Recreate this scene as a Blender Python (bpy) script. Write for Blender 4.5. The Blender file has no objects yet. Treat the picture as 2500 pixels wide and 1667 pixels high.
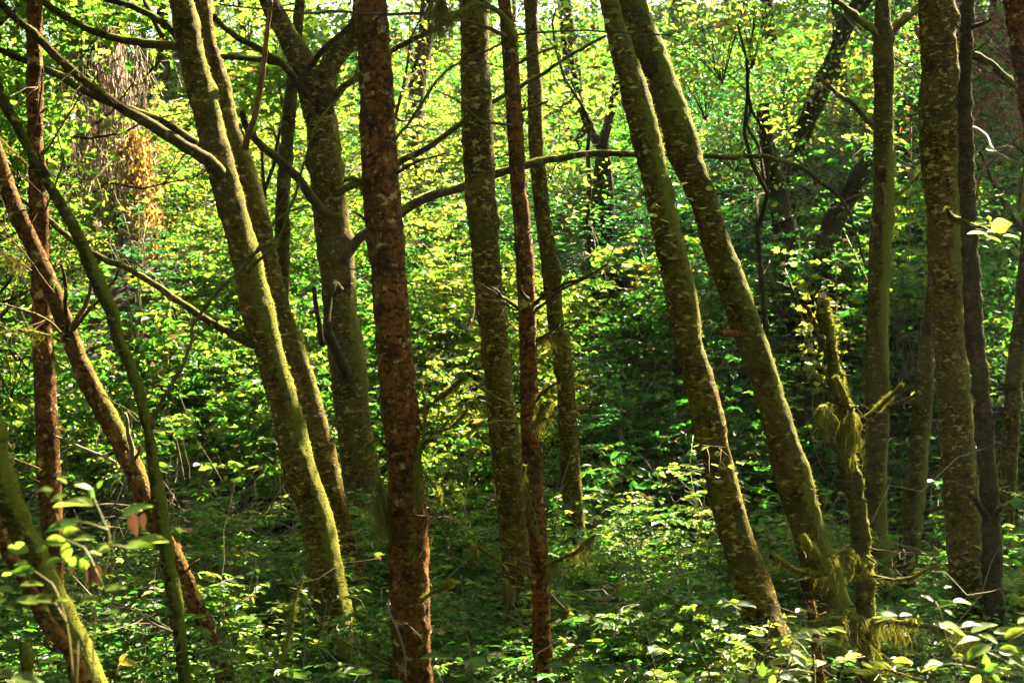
import bpy, math, numpy as np
from mathutils import Vector

# ------------------------------------------------------------------ camera, sky, sun, exposure
CAMZ = 2.35
sc = bpy.context.scene
COL = sc.collection
cd = bpy.data.cameras.new("camera"); cam = bpy.data.objects.new("camera", cd); COL.objects.link(cam)
cam.location = (0, 0, CAMZ); cam.rotation_euler = (math.radians(90), 0, 0)
cd.lens = 50; cd.sensor_width = 36; cd.clip_end = 2000; cd.clip_start = 0.05
cd.dof.use_dof = True; cd.dof.focus_distance = 10.0; cd.dof.aperture_fstop = 5.6
sc.camera = cam
SUN_EL, SUN_AZ = math.radians(44), math.radians(38)
SUN = np.array([math.sin(SUN_AZ) * math.cos(SUN_EL), math.cos(SUN_AZ) * math.cos(SUN_EL), math.sin(SUN_EL)])
w = bpy.data.worlds.new("World"); sc.world = w; w.use_nodes = True
nt = w.node_tree; bg = nt.nodes["Background"]; sky = nt.nodes.new("ShaderNodeTexSky")
sky.sky_type = 'NISHITA'; sky.sun_disc = False; sky.sun_elevation = SUN_EL; sky.sun_rotation = SUN_AZ; sky.ozone_density = 0.0; sky.dust_density = 4.0
nt.links.new(sky.outputs[0], bg.inputs[0]); bg.inputs[1].default_value = 0.05
sd = bpy.data.lights.new("sun", 'SUN'); sd.energy = 5.0; sd.angle = math.radians(0.6); sd.color = (1, .87, .60)
so = bpy.data.objects.new("sun", sd); COL.objects.link(so)
so.rotation_euler = Vector((-SUN[0], -SUN[1], -SUN[2])).to_track_quat('-Z', 'Y').to_euler()
sc.view_settings.view_transform = 'Standard'; sc.view_settings.look = 'None'; sc.view_settings.gamma = 1
sc.view_settings.exposure = 3.8
sc.cycles.max_bounces = 7; sc.cycles.diffuse_bounces = 4; sc.cycles.glossy_bounces = 2; sc.cycles.transmission_bounces = 4
sc.cycles.sample_clamp_indirect = 4; sc.cycles.caustics_reflective = False; sc.cycles.caustics_refractive = False
rng = np.random.default_rng(7)

# ------------------------------------------------------------------ numeric helpers
def vnoise(P, seed=0):
    P = np.asarray(P, float); i = np.floor(P).astype(np.int64); f = P - i; f = f * f * (3 - 2 * f)
    def h(a, b, c):
        n = (a * 374761393 + b * 668265263 + c * 1274126177 + seed * 974634777) & 0xffffffff
        n = ((n ^ (n >> 13)) * 1274126177) & 0xffffffff
        return ((n ^ (n >> 16)) & 0xffff) / 32767.5 - 1
    r = 0
    for dx in (0, 1):
        for dy in (0, 1):
            for dz in (0, 1):
                wt = (f[..., 0] if dx else 1 - f[..., 0]) * (f[..., 1] if dy else 1 - f[..., 1]) * (f[..., 2] if dz else 1 - f[..., 2])
                r = r + wt * h(i[..., 0] + dx, i[..., 1] + dy, i[..., 2] + dz)
    return r
def fbm(P, o=3, seed=0):
    r = 0; a = 1.0; P = np.asarray(P, float)
    for k in range(o): r = r + a * vnoise(P * 2 ** k + 13.7 * k, seed + k); a *= .5
    return r
def unit(v): return v / np.maximum(np.linalg.norm(v, axis=-1, keepdims=True), 1e-9)
def smooth(x, a, b): t = np.clip((x - a) / (b - a), 0, 1); return t * t * (3 - 2 * t)
def ground_z(x, y):
    x = np.asarray(x, float); y = np.asarray(y, float)
    hill = np.clip(y - 15.0, 0, None)
    z = 13.0 * (1 - np.exp(-hill / 20.0)) + .03 * hill
    z = z * (1 + .12 * np.tanh((x - 3) / 12))
    z = z - 1.3 * np.exp(-((x - 3.5) / 3.2) ** 2 - ((y - 15.5) / 1.6) ** 2)         # a hollow in the bank
    q = np.stack([x, y, 0 * x], -1)
    return z + .16 * fbm(q * .35, 3, 5) + .04 * fbm(q * 1.7, 2, 9)
OFF = {1: (0, 0), 2: (800, 0), 3: (1650, 0), 4: (0, 817), 5: (800, 817), 6: (1650, 817)}
K = 850 / 1568.0
def src(v, x, y): o = OFF[v]; return o[0] + x * K, o[1] + y * K
def world(sx, sy, Y):                       # traced photo position at real distance Y
    return np.array([(sx - 1250) / 2500 * .72 * Y, Y, CAMZ - (sy - 833.5) / 2500 * .72 * Y])
def W(v, x, y, Y): return world(*src(v, x, y), Y)
def D(x, y, Y): return world(x * 1.063, y * 1.063, Y)
def wpx(v, Y): return v * K / 2500 * .72 * Y    # width in view pixels -> metres

def catmull(P, step):
    P = np.asarray(P, float)
    if len(P) < 3:
        n = max(2, int(np.linalg.norm(P[-1, :3] - P[0, :3]) / step) + 1)
        t = np.linspace(0, 1, n)[:, None]; return P[0] * (1 - t) + P[-1] * t
    Q = np.vstack([2 * P[0] - P[1], P, 2 * P[-1] - P[-2]]); out = []
    for i in range(1, len(Q) - 2):
        n = max(1, int(np.linalg.norm(Q[i + 1, :3] - Q[i, :3]) / step))
        t = (np.arange(n) / n)[:, None]; a, b, c, d = Q[i - 1], Q[i], Q[i + 1], Q[i + 2]
        out.append(.5 * ((2 * b) + (c - a) * t + (2 * a - 5 * b + 4 * c - d) * t ** 2 + (3 * b - a - 3 * c + d) * t ** 3))
    out.append(P[-1:]); return np.vstack(out)

# ------------------------------------------------------------------ mesh building
class MB:
    def __init__(s): s.V = []; s.T = []; s.Q = []; s.A = []; s.mt = []; s.mq = []; s.n = 0
    def add(s, V, T=None, Q=None, A=None, m=0):
        V = np.asarray(V, float); s.V.append(V)
        if A is None: A = np.zeros((len(V), 3))
        s.A.append(np.broadcast_to(np.asarray(A, float), (len(V), 3)))
        if T is not None and len(T): s.T.append(np.asarray(T) + s.n); s.mt.append(np.full(len(T), m))
        if Q is not None and len(Q): s.Q.append(np.asarray(Q) + s.n); s.mq.append(np.full(len(Q), m))
        s.n += len(V)
    def arrays(s):
        V = np.vstack(s.V); A = np.vstack(s.A)
        T = np.vstack(s.T) if s.T else np.zeros((0, 3), int); Q = np.vstack(s.Q) if s.Q else np.zeros((0, 4), int)
        mt = np.concatenate(s.mt) if s.mt else np.zeros(0, int); mq = np.concatenate(s.mq) if s.mq else np.zeros(0, int)
        return V, A, T, Q, mt, mq
    def build(s, name, mats, parent=None, loc=(0, 0, 0), flat=False, world_space=True):
        V, A, T, Q, mt, mq = s.arrays()
        if world_space: V = V - np.asarray(loc)
        me = bpy.data.meshes.new(name)
        me.vertices.add(len(V)); me.vertices.foreach_set("co", V.astype(np.float32).ravel())
        loops = np.concatenate([T.ravel(), Q.ravel()]).astype(np.int32)
        me.loops.add(len(loops)); me.loops.foreach_set("vertex_index", loops)
        st = np.concatenate([np.arange(len(T)) * 3, len(T) * 3 + np.arange(len(Q)) * 4]).astype(np.int32)
        me.polygons.add(len(st)); me.polygons.foreach_set("loop_start", st)
        for m in (mats if isinstance(mats, (list, tuple)) else [mats]): me.materials.append(m)
        me.polygons.foreach_set("material_index", np.concatenate([mt, mq]).astype(np.int32))
        me.polygons.foreach_set("use_smooth", np.full(len(st), not flat))
        at = me.attributes.new("var", 'FLOAT_VECTOR', 'POINT'); at.data.foreach_set("vector", A.astype(np.float32).ravel())
        me.update(calc_edges=True)
        o = bpy.data.objects.new(name, me); COL.objects.link(o)
        if parent is not None: o.parent = parent
        else: o.location = tuple(loc)
        return o
def tag(o, label=None, cat=None, group=None, kind=None):
    if label: o['label'] = label
    if cat: o['category'] = cat
    if group: o['group'] = group
    if kind: o['kind'] = kind
    return o
def thing(name, loc, label, cat, group=None):
    o = bpy.data.objects.new(name, None); COL.objects.link(o); o.location = tuple(loc); o.empty_display_size = .2
    return tag(o, label, cat, group)

def tube(mb, P, R, S=8, A=(0, 0, 0), m=0, rough=None, cap=True, prof=None):
    """P (n,3) centre line, R (n) radii; rough(V, nrm, i01) -> radial offset; returns ring verts, normals"""
    P = np.asarray(P, float); n = len(P); R = np.broadcast_to(np.asarray(R, float), (n,))
    Tn = unit(np.gradient(P, axis=0)); up = np.array([0, 1., 0]) if abs(Tn[0, 1]) < .9 else np.array([1., 0, 0])
    U = np.zeros_like(P); u = unit(np.cross(Tn[0], up))
    for i in range(n):
        u = u - Tn[i] * u.dot(Tn[i]); u = u / (np.linalg.norm(u) + 1e-9); U[i] = u
    B = np.cross(Tn, U); th = np.arange(S) / S * 2 * np.pi
    N = U[:, None] * np.cos(th)[None, :, None] + B[:, None] * np.sin(th)[None, :, None]
    V = P[:, None] + N * R[:, None, None]
    if rough is not None: V = V + N * rough(V, N)[..., None]
    i = np.arange(n - 1)[:, None] * S; j = np.arange(S)[None, :]; k = (j + 1) % S
    Q = np.stack([i + j, i + k, i + S + k, i + S + j], -1).reshape(-1, 4)[:, ::-1]
    Af = A(V, N).reshape(-1, 3) if callable(A) else np.broadcast_to(A, (n * S, 3))
    VV = V.reshape(-1, 3); T = None
    if cap:
        VV = np.vstack([VV, P[:1], P[-1:]]); Af = np.vstack([Af, Af[:1], Af[-1:]]); jj = np.arange(S); kk = (jj + 1) % S
        T = np.vstack([np.stack([np.full(S, n * S), jj, kk], -1), np.stack([np.full(S, n * S + 1), (n - 1) * S + kk, (n - 1) * S + jj], -1)])
    mb.add(VV, T, Q, Af, m); return V, N

# leaf templates: outline as a fan round a middle point (x along, y across, z fold)
def fan(pts):
    up = [(x, y, z) for x, y, z in pts]; lo = [(x, -y, z) for x, y, z in pts[1:-1]][::-1]
    V = [(.45, 0, -.02)] + up + lo; n = len(V) - 1
    return np.array(V), np.array([(0, 1 + i, 1 + (i + 1) % n) for i in range(n)])
L_FAR = (np.array([(0, 0, 0), (.42, .5, .12), (1, 0, -.05), (.42, -.5, .12)]), np.array([(0, 2, 1), (0, 3, 2)]))
L_MID = fan([(0, 0, 0), (.22, .40, .08), (.6, .44, .07), (1, 0, -.08)])
L_OVATE = fan([(0, 0, 0), (.08, .22, .04), (.22, .42, .08), (.4, .5, .1), (.6, .42, .08), (.8, .22, .02), (1, 0, -.1)])
L_MAPLE = fan([(0, 0, 0), (-.08, .3, .04), (.12, .34, .05), (.18, .62, .03), (.34, .36, .06), (.62, .5, .02), (.6, .2, .05), (1.02, 0, -.06)])
def add_leaves(mb, P, Dr, N, L, Wd, A, tpl, m=0):
    V0, T0 = tpl; n = len(P); Dr = unit(Dr); Sd = unit(np.cross(N, Dr)); Nn = np.cross(Dr, Sd)
    L = np.broadcast_to(L, (n,)); Wd = np.broadcast_to(Wd, (n,))
    V = P[:, None] + Dr[:, None] * (V0[None, :, :1] * L[:, None, None]) + Sd[:, None] * (V0[None, :, 1:2] * Wd[:, None, None]) + Nn[:, None] * (V0[None, :, 2:3] * L[:, None, None])
    T = (T0[None] + np.arange(n)[:, None, None] * len(V0)).reshape(-1, 3)
    mb.add(V.reshape(-1, 3), T, None, np.repeat(np.broadcast_to(A, (n, 3)), len(V0), 0), m)
def leafvar(n, hue=(0, .7), odd=0, r=rng):
    """x: hue 0 blue-green .. .5 green .. .75 yellow-green .. .88 yellow .. 1 brown-orange; y: tone"""
    h = r.uniform(hue[0], hue[1], n)
    if odd: h = np.where(r.random(n) < odd, r.uniform(.78, 1, n), h)
    return np.stack([h, r.random(n), r.random(n)], -1)
def rdir(n, r=rng): return unit(r.normal(size=(n, 3)))
def upn(n, tilt, r=rng): return unit(np.array([0, 0, 1.]) + r.normal(size=(n, 3)) * tilt)

# ------------------------------------------------------------------ materials
def nodes(name):
    m = bpy.data.materials.new(name); m.use_nodes = True; t = m.node_tree
    b = t.nodes["Principled BSDF"]; return m, t, b
def nn(t, typ, **kw):
    n = t.nodes.new(typ)
    for k, v in kw.items(): setattr(n, k, v)
    return n
def noise(t, vec, scale, detail=4, rough=.55, dist=0):
    n = nn(t, "ShaderNodeTexNoise"); n.inputs['Scale'].default_value = scale; n.inputs['Detail'].default_value = detail
    n.inputs['Roughness'].default_value = rough; n.inputs['Distortion'].default_value = dist; t.links.new(vec, n.inputs['Vector']); return n.outputs['Fac']
def ramp(t, fac, stops):
    n = nn(t, "ShaderNodeValToRGB"); e = n.color_ramp.elements
    while len(e) < len(stops): e.new(.5)
    for i, (p, c) in enumerate(stops): e[i].position = p; e[i].color = (*c, 1) if len(c) == 3 else c
    t.links.new(fac, n.inputs[0]); return n.outputs[0]
def mixc(t, fac, a, b, mode='MIX'):
    n = nn(t, "ShaderNodeMix", data_type='RGBA', blend_type=mode)
    for s, v in ((n.inputs[0], fac), (n.inputs[6], a), (n.inputs[7], b)):
        if hasattr(v, 'links'): t.links.new(v, s)
        else: s.default_value = v if isinstance(v, float) else (*v, 1)
    return n.outputs[2]
def math_(t, op, a, b):
    n = nn(t, "ShaderNodeMath", operation=op)
    for s, v in ((n.inputs[0], a), (n.inputs[1], b)):
        if hasattr(v, 'links'): t.links.new(v, s)
        else: s.default_value = v
    return n.outputs[0]
def coord(t, sc_=(1, 1, 1)):
    c = nn(t, "ShaderNodeTexCoord"); mp = nn(t, "ShaderNodeMapping"); mp.inputs['Scale'].default_value = sc_
    t.links.new(c.outputs['Object'], mp.inputs[0]); return mp.outputs[0]
def attr(t):
    a = nn(t, "ShaderNodeAttribute", attribute_name="var"); s = nn(t, "ShaderNodeSeparateXYZ"); t.links.new(a.outputs['Vector'], s.inputs[0]); return s.outputs
def bump(t, b, h, dist, strength=1.0):
    n = nn(t, "ShaderNodeBump"); n.inputs['Distance'].default_value = dist; n.inputs['Strength'].default_value = strength
    t.links.new(h, n.inputs['Height']); t.links.new(n.outputs[0], b.inputs['Normal'])
def leaf_mat(name, stops, tstops, rough=.45, spec=.28, tr=.5):
    m, t, b = nodes(name); a = attr(t)
    c = ramp(t, a[0], stops); tc = ramp(t, a[0], tstops)
    mot = math_(t, 'MULTIPLY', math_(t, 'SUBTRACT', noise(t, coord(t), 55, 3, .6), .5), 1.1)
    v = nn(t, "ShaderNodeMapRange"); t.links.new(math_(t, 'ADD', a[1], mot), v.inputs[0]); v.inputs[3].default_value = .6; v.inputs[4].default_value = 1.3
    c = mixc(t, 1.0, c, v.outputs[0], 'MULTIPLY'); tc = mixc(t, 1.0, tc, v.outputs[0], 'MULTIPLY')
    t.links.new(c, b.inputs['Base Color']); b.inputs['Roughness'].default_value = rough; b.inputs['Specular IOR Level'].default_value = spec
    tl = nn(t, "ShaderNodeBsdfTranslucent"); t.links.new(tc, tl.inputs[0]); mx = nn(t, "ShaderNodeMixShader"); mx.inputs[0].default_value = tr
    t.links.new(b.outputs[0], mx.inputs[1]); t.links.new(tl.outputs[0], mx.inputs[2])
    t.links.new(mx.outputs[0], t.nodes["Material Output"].inputs['Surface']); return m
G = [(0, (.024, .065, .014)), (.2, (.028, .080, .010)), (.5, (.055, .105, .008)), (.72, (.11, .15, .016)), (.86, (.28, .24, .02)), (.94, (.24, .13, .05)), (1, (.09, .04, .018))]
GT = [(0, (.05, .21, .025)), (.2, (.06, .28, .02)), (.5, (.20, .39, .030)), (.72, (.46, .54, .065)), (.86, (.65, .55, .04)), (.94, (.42, .24, .08)), (1, (.05, .022, .010))]
M_LEAF = leaf_mat("leaf_green", G, GT)
M_GLOSSY = leaf_mat("leaf_evergreen", [(0, (.015, .07, .035)), (1, (.035, .10, .02))], [(0, (.03, .20, .04)), (1, (.08, .3, .025))], .35, .4, .4)
M_PURPLE = leaf_mat("leaf_purple", [(0, (.05, .02, .02)), (1, (.09, .045, .03))], [(0, (.2, .04, .04)), (1, (.3, .12, .05))], .45, .5, .4)
def bark_mat(name, base, pale, palethr, dark, green=.35, zs=2.0, rough=.85, bd=.012, flake=0.0, palescale=15):
    m, t, b = nodes(name); v = coord(t, (1, 1, zs)); v1 = coord(t); a = attr(t)
    n1 = noise(t, v1, 2.2, 5); c = mixc(t, ramp(t, n1, [(.35, (0, 0, 0)), (.65, (1, 1, 1))]), base[0], base[1])
    nf = noise(t, v, 30, 6, .72); c = mixc(t, ramp(t, nf, [(.40, (1, 1, 1)), (.55, (0, 0, 0))]), c, dark)
    nb = noise(t, v1, 8, 5, .65); c = mixc(t, math_(t, 'MULTIPLY', ramp(t, nb, [(.40, (1, 1, 1)), (.52, (0, 0, 0))]), .75), c, dark)
    ng = noise(t, v1, 3.7, 4); gm = math_(t, 'MULTIPLY', ramp(t, ng, [(.45, (0, 0, 0)), (.62, (1, 1, 1))]), green)
    c = mixc(t, gm, c, (.085, .085, .012))
    npp = noise(t, v, palescale, 5, .62, .3); pm = ramp(t, npp, [(palethr, (0, 0, 0)), (palethr + .05, (1, 1, 1))])
    npq = noise(t, v1, 1.3, 2); pm2 = math_(t, 'MULTIPLY', pm, ramp(t, npq, [(.34, (.2, .2, .2)), (.5, (1, 1, 1))]))
    brk = ramp(t, noise(t, v1, 70, 3), [(.3, (.55, .55, .55)), (.5, (1, 1, 1))]); pm2 = math_(t, 'MULTIPLY', pm2, brk)
    c = mixc(t, pm2, c, pale)
    fine = noise(t, v1, 90, 4, .7)
    if flake:
        vo = nn(t, "ShaderNodeTexVoronoi", feature='F1'); vo.inputs['Scale'].default_value = 42; t.links.new(coord(t, (1, 1, .8)), vo.inputs['Vector'])
        sp = nn(t, "ShaderNodeSeparateColor"); t.links.new(vo.outputs['Color'], sp.inputs[0])
        fm = math_(t, 'MULTIPLY', ramp(t, vo.outputs['Distance'], [(.25, (1, 1, 1)), (.4, (0, 0, 0))]), ramp(t, sp.outputs[0], [(.80, (0, 0, 0)), (.86, (1, 1, 1))]))
        c = mixc(t, math_(t, 'MULTIPLY', fm, flake), c, (.32, .24, .10))
    # moss where the geometry carries it
    mo = math_(t, 'ADD', a[0], math_(t, 'MULTIPLY', math_(t, 'SUBTRACT', noise(t, v1, 26, 5, .7), .5), 1.3))
    mm = ramp(t, mo, [(.42, (0, 0, 0)), (.6, (1, 1, 1))]); mc = mixc(t, noise(t, v1, 55, 3), (.055, .065, .006), (.16, .16, .012))
    c = mixc(t, mm, c, mc); t.links.new(c, b.inputs['Base Color'])
    b.inputs['Roughness'].default_value = rough; b.inputs['Specular IOR Level'].default_value = .08
    h = math_(t, 'ADD', math_(t, 'MULTIPLY', nf, 1.0), math_(t, 'MULTIPLY', fine, .6)); bump(t, b, h, bd, .9); return m
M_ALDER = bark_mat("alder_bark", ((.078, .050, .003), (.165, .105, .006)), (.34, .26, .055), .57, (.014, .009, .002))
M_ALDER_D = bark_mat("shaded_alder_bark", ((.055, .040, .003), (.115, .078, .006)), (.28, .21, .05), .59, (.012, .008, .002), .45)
M_RED = bark_mat("red_conifer_bark", ((.13, .047, .006), (.24, .088, .012)), (.40, .31, .09), .59, (.022, .009, .002), .12, 1.3, .8, .018, .35, 13)
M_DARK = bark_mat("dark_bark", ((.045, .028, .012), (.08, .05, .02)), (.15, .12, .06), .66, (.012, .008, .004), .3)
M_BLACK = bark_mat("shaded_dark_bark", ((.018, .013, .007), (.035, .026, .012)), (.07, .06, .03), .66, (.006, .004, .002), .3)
M_REDWOOD = bark_mat("redwood_bark", ((.20, .14, .11), (.34, .25, .20)), (.4, .34, .3), .6, (.07, .045, .035), .05, .12, .9, .05)
M_BRANCH = bark_mat("branch_bark", ((.045, .032, .008), (.09, .065, .018)), (.32, .27, .12), .6, (.02, .014, .006), .3, 1, .85, .004)
M_TWIG = bark_mat("twig_bark", ((.11, .06, .03), (.2, .12, .06)), (.3, .25, .15), .7, (.05, .03, .015), .1, 1, .8, .002)
def simple(name, c1, c2, scale=20, rough=.8, tr=0, tcol=None):
    m, t, b = nodes(name); v = coord(t); c = mixc(t, ramp(t, noise(t, v, scale, 4), [(.35, (0, 0, 0)), (.65, (1, 1, 1))]), c1, c2)
    t.links.new(c, b.inputs['Base Color']); b.inputs['Roughness'].default_value = rough; b.inputs['Specular IOR Level'].default_value = .25
    if tr:
        tl = nn(t, "ShaderNodeBsdfTranslucent"); tl.inputs[0].default_value = (*tcol, 1); mx = nn(t, "ShaderNodeMixShader"); mx.inputs[0].default_value = tr
        t.links.new(b.outputs[0], mx.inputs[1]); t.links.new(tl.outputs[0], mx.inputs[2]); t.links.new(mx.outputs[0], t.nodes["Material Output"].inputs['Surface'])
    return m
M_MOSS = simple("moss", (.075, .078, .005), (.16, .15, .010), 30, .9, .3, (.30, .30, .014))
M_USNEA = simple("hanging_moss", (.08, .08, .010), (.16, .14, .02), 12, .9, .3, (.22, .21, .015))
M_VINE = simple("dead_vine", (.13, .09, .055), (.27, .20, .13), 4, .8)
M_STEM = simple("green_stem", (.07, .08, .015), (.14, .11, .03), 6, .6)
M_CUT = simple("broken_wood", (.25, .15, .06), (.42, .28, .13), 30, .8)
m, t, b = nodes("forest_soil"); v = coord(t)
c = mixc(t, ramp(t, noise(t, v, 1.5, 6), [(.4, (0, 0, 0)), (.6, (1, 1, 1))]), (.020, .014, .007), (.045, .030, .014))
c = mixc(t, ramp(t, noise(t, v, .6, 4), [(.5, (0, 0, 0)), (.65, (1, 1, 1))]), c, (.03, .045, .010))
t.links.new(c, b.inputs['Base Color']); b.inputs['Roughness'].default_value = .95; bump(t, b, noise(t, v, 18, 6, .7), .05); M_SOIL = m

# ------------------------------------------------------------------ setting: ground
def grid(xs, ys):
    X, Yg = np.meshgrid(xs, ys); V = np.stack([X, Yg, ground_z(X, Yg)], -1).reshape(-1, 3); nx = len(xs)
    i = (np.arange(len(ys) - 1)[:, None] * nx + np.arange(nx - 1)[None]).ravel()
    return V, np.stack([i, i + 1, i + nx + 1, i + nx], -1)
xs = np.concatenate([np.linspace(-300, -32, 20), np.linspace(-30, 34, 200), np.linspace(36, 300, 20)])
ys = np.concatenate([np.linspace(-60, -2, 16), np.linspace(-1, 45, 180), np.linspace(47, 400, 30)])
mb = MB(); V, Q = grid(xs, ys); mb.add(V, None, Q); tag(mb.build('ground', M_SOIL), kind='structure')

# ------------------------------------------------------------------ sunlit targets; the unseen canopy is cut open toward the sun for them
TG = [(D(450, 560, 21), 3.4), (D(560, 850, 18), 2.3), (D(380, 420, 23), 2.2), (D(600, 300, 25), 1.6), (D(950, 250, 28), 2.8), (D(1420, 640, 19), 1.4),
      (D(1330, 480, 21), 1.2), (D(1700, 120, 28), 1.6), (D(1960, 240, 26), 1.0), (D(1350, 250, 26), 1.4), (D(450, 90, 10), .9), (D(320, 270, 10), .8), (D(230, 900, 8.5), .8), (D(700, 900, 10.9), .5),
      (D(330, 1130, 8.5), .6), (D(1760, 830, 9.9), .8), (D(1640, 500, 9.9), .5), (D(1930, 900, 8), .5), (D(1820, 1050, 9.9), .4), (D(980, 1400, 8), .4), (D(190, 1480, 5.3), .35), (D(140, 1260, 3.3), .5),
      (D(2200, 250, 10.5), .8), (D(2230, 520, 9.8), .5), (D(1500, 1150, 14), 1.1), (D(2050, 1480, 5), .6), (D(2250, 1450, 4.2), .5), (D(1040, 880, 8), .3),
      (D(750, 950, 10.8), .6), (D(100, 870, 20), 1.2), (D(850, 520, 20), 1.5), (D(1150, 560, 20), 1.2), (D(2200, 1160, 16), .6), (D(2330, 950, 14), .5),
      (D(1860, 1250, 8.4), .3), (D(200, 1130, 9), .5), (D(760, 1100, 9.9), .4), (D(2100, 1430, 8), .4), (D(300, 700, 20), 1.6)]
TG += [(D(1850, 800, 17), .5), (D(2060, 980, 15), .45), (D(1700, 760, 18), .5), (D(1620, 900, 16), .35), (D(2290, 800, 16), .5), (D(980, 380, 24), 1.5), (D(930, 180, 26), 2.0), (D(200, 1200, 3.0), .3), (D(60, 1180, 3.0), .25), (D(370, 1170, 3.0), .2), (D(1015, 1345, 7.8), .3), (D(1860, 1250, 9.2), .35), (D(1340, 1250, 8), .35), (D(1060, 870, 7.6), .35), (D(980, 1380, 8), .35), (D(1500, 1120, 13.2), .8), (D(1930, 1290, 7.8), .35), (D(430, 780, 19), 1.8), (D(520, 480, 23), 2.0), (D(640, 900, 17), 1.3), (D(1440, 560, 20), 1.5), (D(1010, 600, 20), 1.3), (D(1000, 300, 25), 2.2), (D(200, 640, 19), 1.2), (D(260, 420, 23.5), 1.6), (D(340, 560, 22), 1.2), (D(150, 250, 15), 1.3), (D(350, 120, 15.5), 1.0), (D(500, 700, 20), 2.0), (D(720, 560, 20), 1.4), (D(620, 650, 20), 1.5), (D(1250, 130, 19), 1.0), (D(1400, 450, 22), 1.2), (D(120, 1230, 3.1), .7), (D(300, 1240, 3.1), .4), (D(2280, 1470, 4.2), .7), (D(300, 500, 22.5), 1.0), (D(950, 450, 22), 1.5), (D(950, 100, 20), 1.2)]
fl = np.random.default_rng(5)
for _ in range(16):                                # small sun flecks on the floor and the shaded slope
    y_ = fl.uniform(7, 20); x_ = fl.uniform(-.32, .36) * y_; TG.append((np.array([x_, y_, float(ground_z(x_, y_)) + .6]), fl.uniform(.15, .4)))
for gy in np.arange(16, 30, 1.6):
    for gx in np.arange(-8, 4.5, 1.5):
        u = gx / gy / .72; k_ = fbm(np.array([[gx * .4, gy * .4, 1.]]), 2, 60)[0]
        if (-.36 < u < -.04 and k_ > -.45) or (-.04 <= u < .12 and gy > 18 and k_ > .0): TG.append((np.array([gx, gy, float(ground_z(gx, gy)) + 1.1]), 1.0))
TP = np.array([a for a, _ in TG]); TR = np.array([r for _, r in TG])
def sun_clear(C, pad=.3):
    """True where a leaf cluster at C would keep the sun off one of the sunlit places"""
    d = C[:, None] - TP[None]; tt = d @ SUN; q = np.linalg.norm(d - tt[..., None] * SUN, axis=-1)
    return ((tt > .5) & (q < TR[None] + pad)).any(1)
WIN = [(170, 375, 110, 650, 10, 22), (1755, 1840, 420, 640, 10, 18.6), (1870, 2000, 460, 660, 10, 18), (1865, 1950, 60, 200, 10, 20.5), (1375, 1415, 390, 480, 10, 20)]
def blocked(C):
    '''foliage that would hide one of the old trunks on the bank'''
    sx = C[:, 0] / C[:, 1] / .72 * 2352 + 1176; sy = 784 - (C[:, 2] - CAMZ) / C[:, 1] / .72 * 2352; r = np.zeros(len(C), bool)
    for a, b, c_, d_, y0, y1 in WIN: r |= (sx > a - 8) & (sx < b + 8) & (sy > c_) & (sy < d_) & (C[:, 1] > y0) & (C[:, 1] < y1)
    return r
def in_frame(C, m=1.0):
    return (C[:, 1] > 1) & (np.abs(C[:, 0]) < .36 * C[:, 1] * m + .3) & (np.abs(C[:, 2] - CAMZ) < .24 * C[:, 1] * m + .3)

# ------------------------------------------------------------------ fuzz and hanging moss
def fuzz(mb, V, N, prob, n, ln, r=rng, wd=.005, droop=.6, jit=.7):
    V = V.reshape(-1, 3); N = N.reshape(-1, 3); p = np.clip(prob.ravel(), 0, 1) + 1e-9; p = p / p.sum()
    i = r.choice(len(V), n, p=p); P = V[i] + r.normal(size=(n, 3)) * .006 - N[i] * .003
    d = unit(N[i] + r.normal(size=(n, 3)) * jit + np.array([0, 0, -droop])); L = ln * r.uniform(.3, 1.1, n) * (.5 + np.abs(vnoise(P * 12, 4)) * 1.6)
    s = unit(np.cross(d, rdir(n, r))) * wd * r.uniform(.5, 1.2, n)[:, None]
    mb.add(np.stack([P - s, P + s, P + d * L[:, None]], 1).reshape(-1, 3), np.arange(3 * n).reshape(-1, 3))
def strands(mb, P, L, r=rng, wd=.0035, seg=5):
    """hanging ribbons from points P with lengths L, each wavering"""
    n = len(P); k = np.linspace(0, 1, seg + 1); off = np.cumsum(r.normal(size=(n, seg + 1, 2)) * .014, 1) * (L[:, None, None] / .15) ** .5
    off[:, 0] = 0; C = np.repeat(P[:, None], seg + 1, 1); C[..., :2] += off; C[..., 2] -= k[None] * L[:, None]
    s = rdir(n, r); s[:, 2] *= .1; s = unit(s); wv = wd * (1 - k * .85)
    A_ = C - s[:, None] * wv[None, :, None]; B_ = C + s[:, None] * wv[None, :, None]
    V = np.stack([A_, B_], 2).reshape(n, -1, 3); q = np.array([(2 * i, 2 * i + 1, 2 * i + 3, 2 * i + 2) for i in range(seg)])
    mb.add(V.reshape(-1, 3), None, (q[None] + np.arange(n)[:, None, None] * (2 * seg + 2)).reshape(-1, 4))

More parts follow.
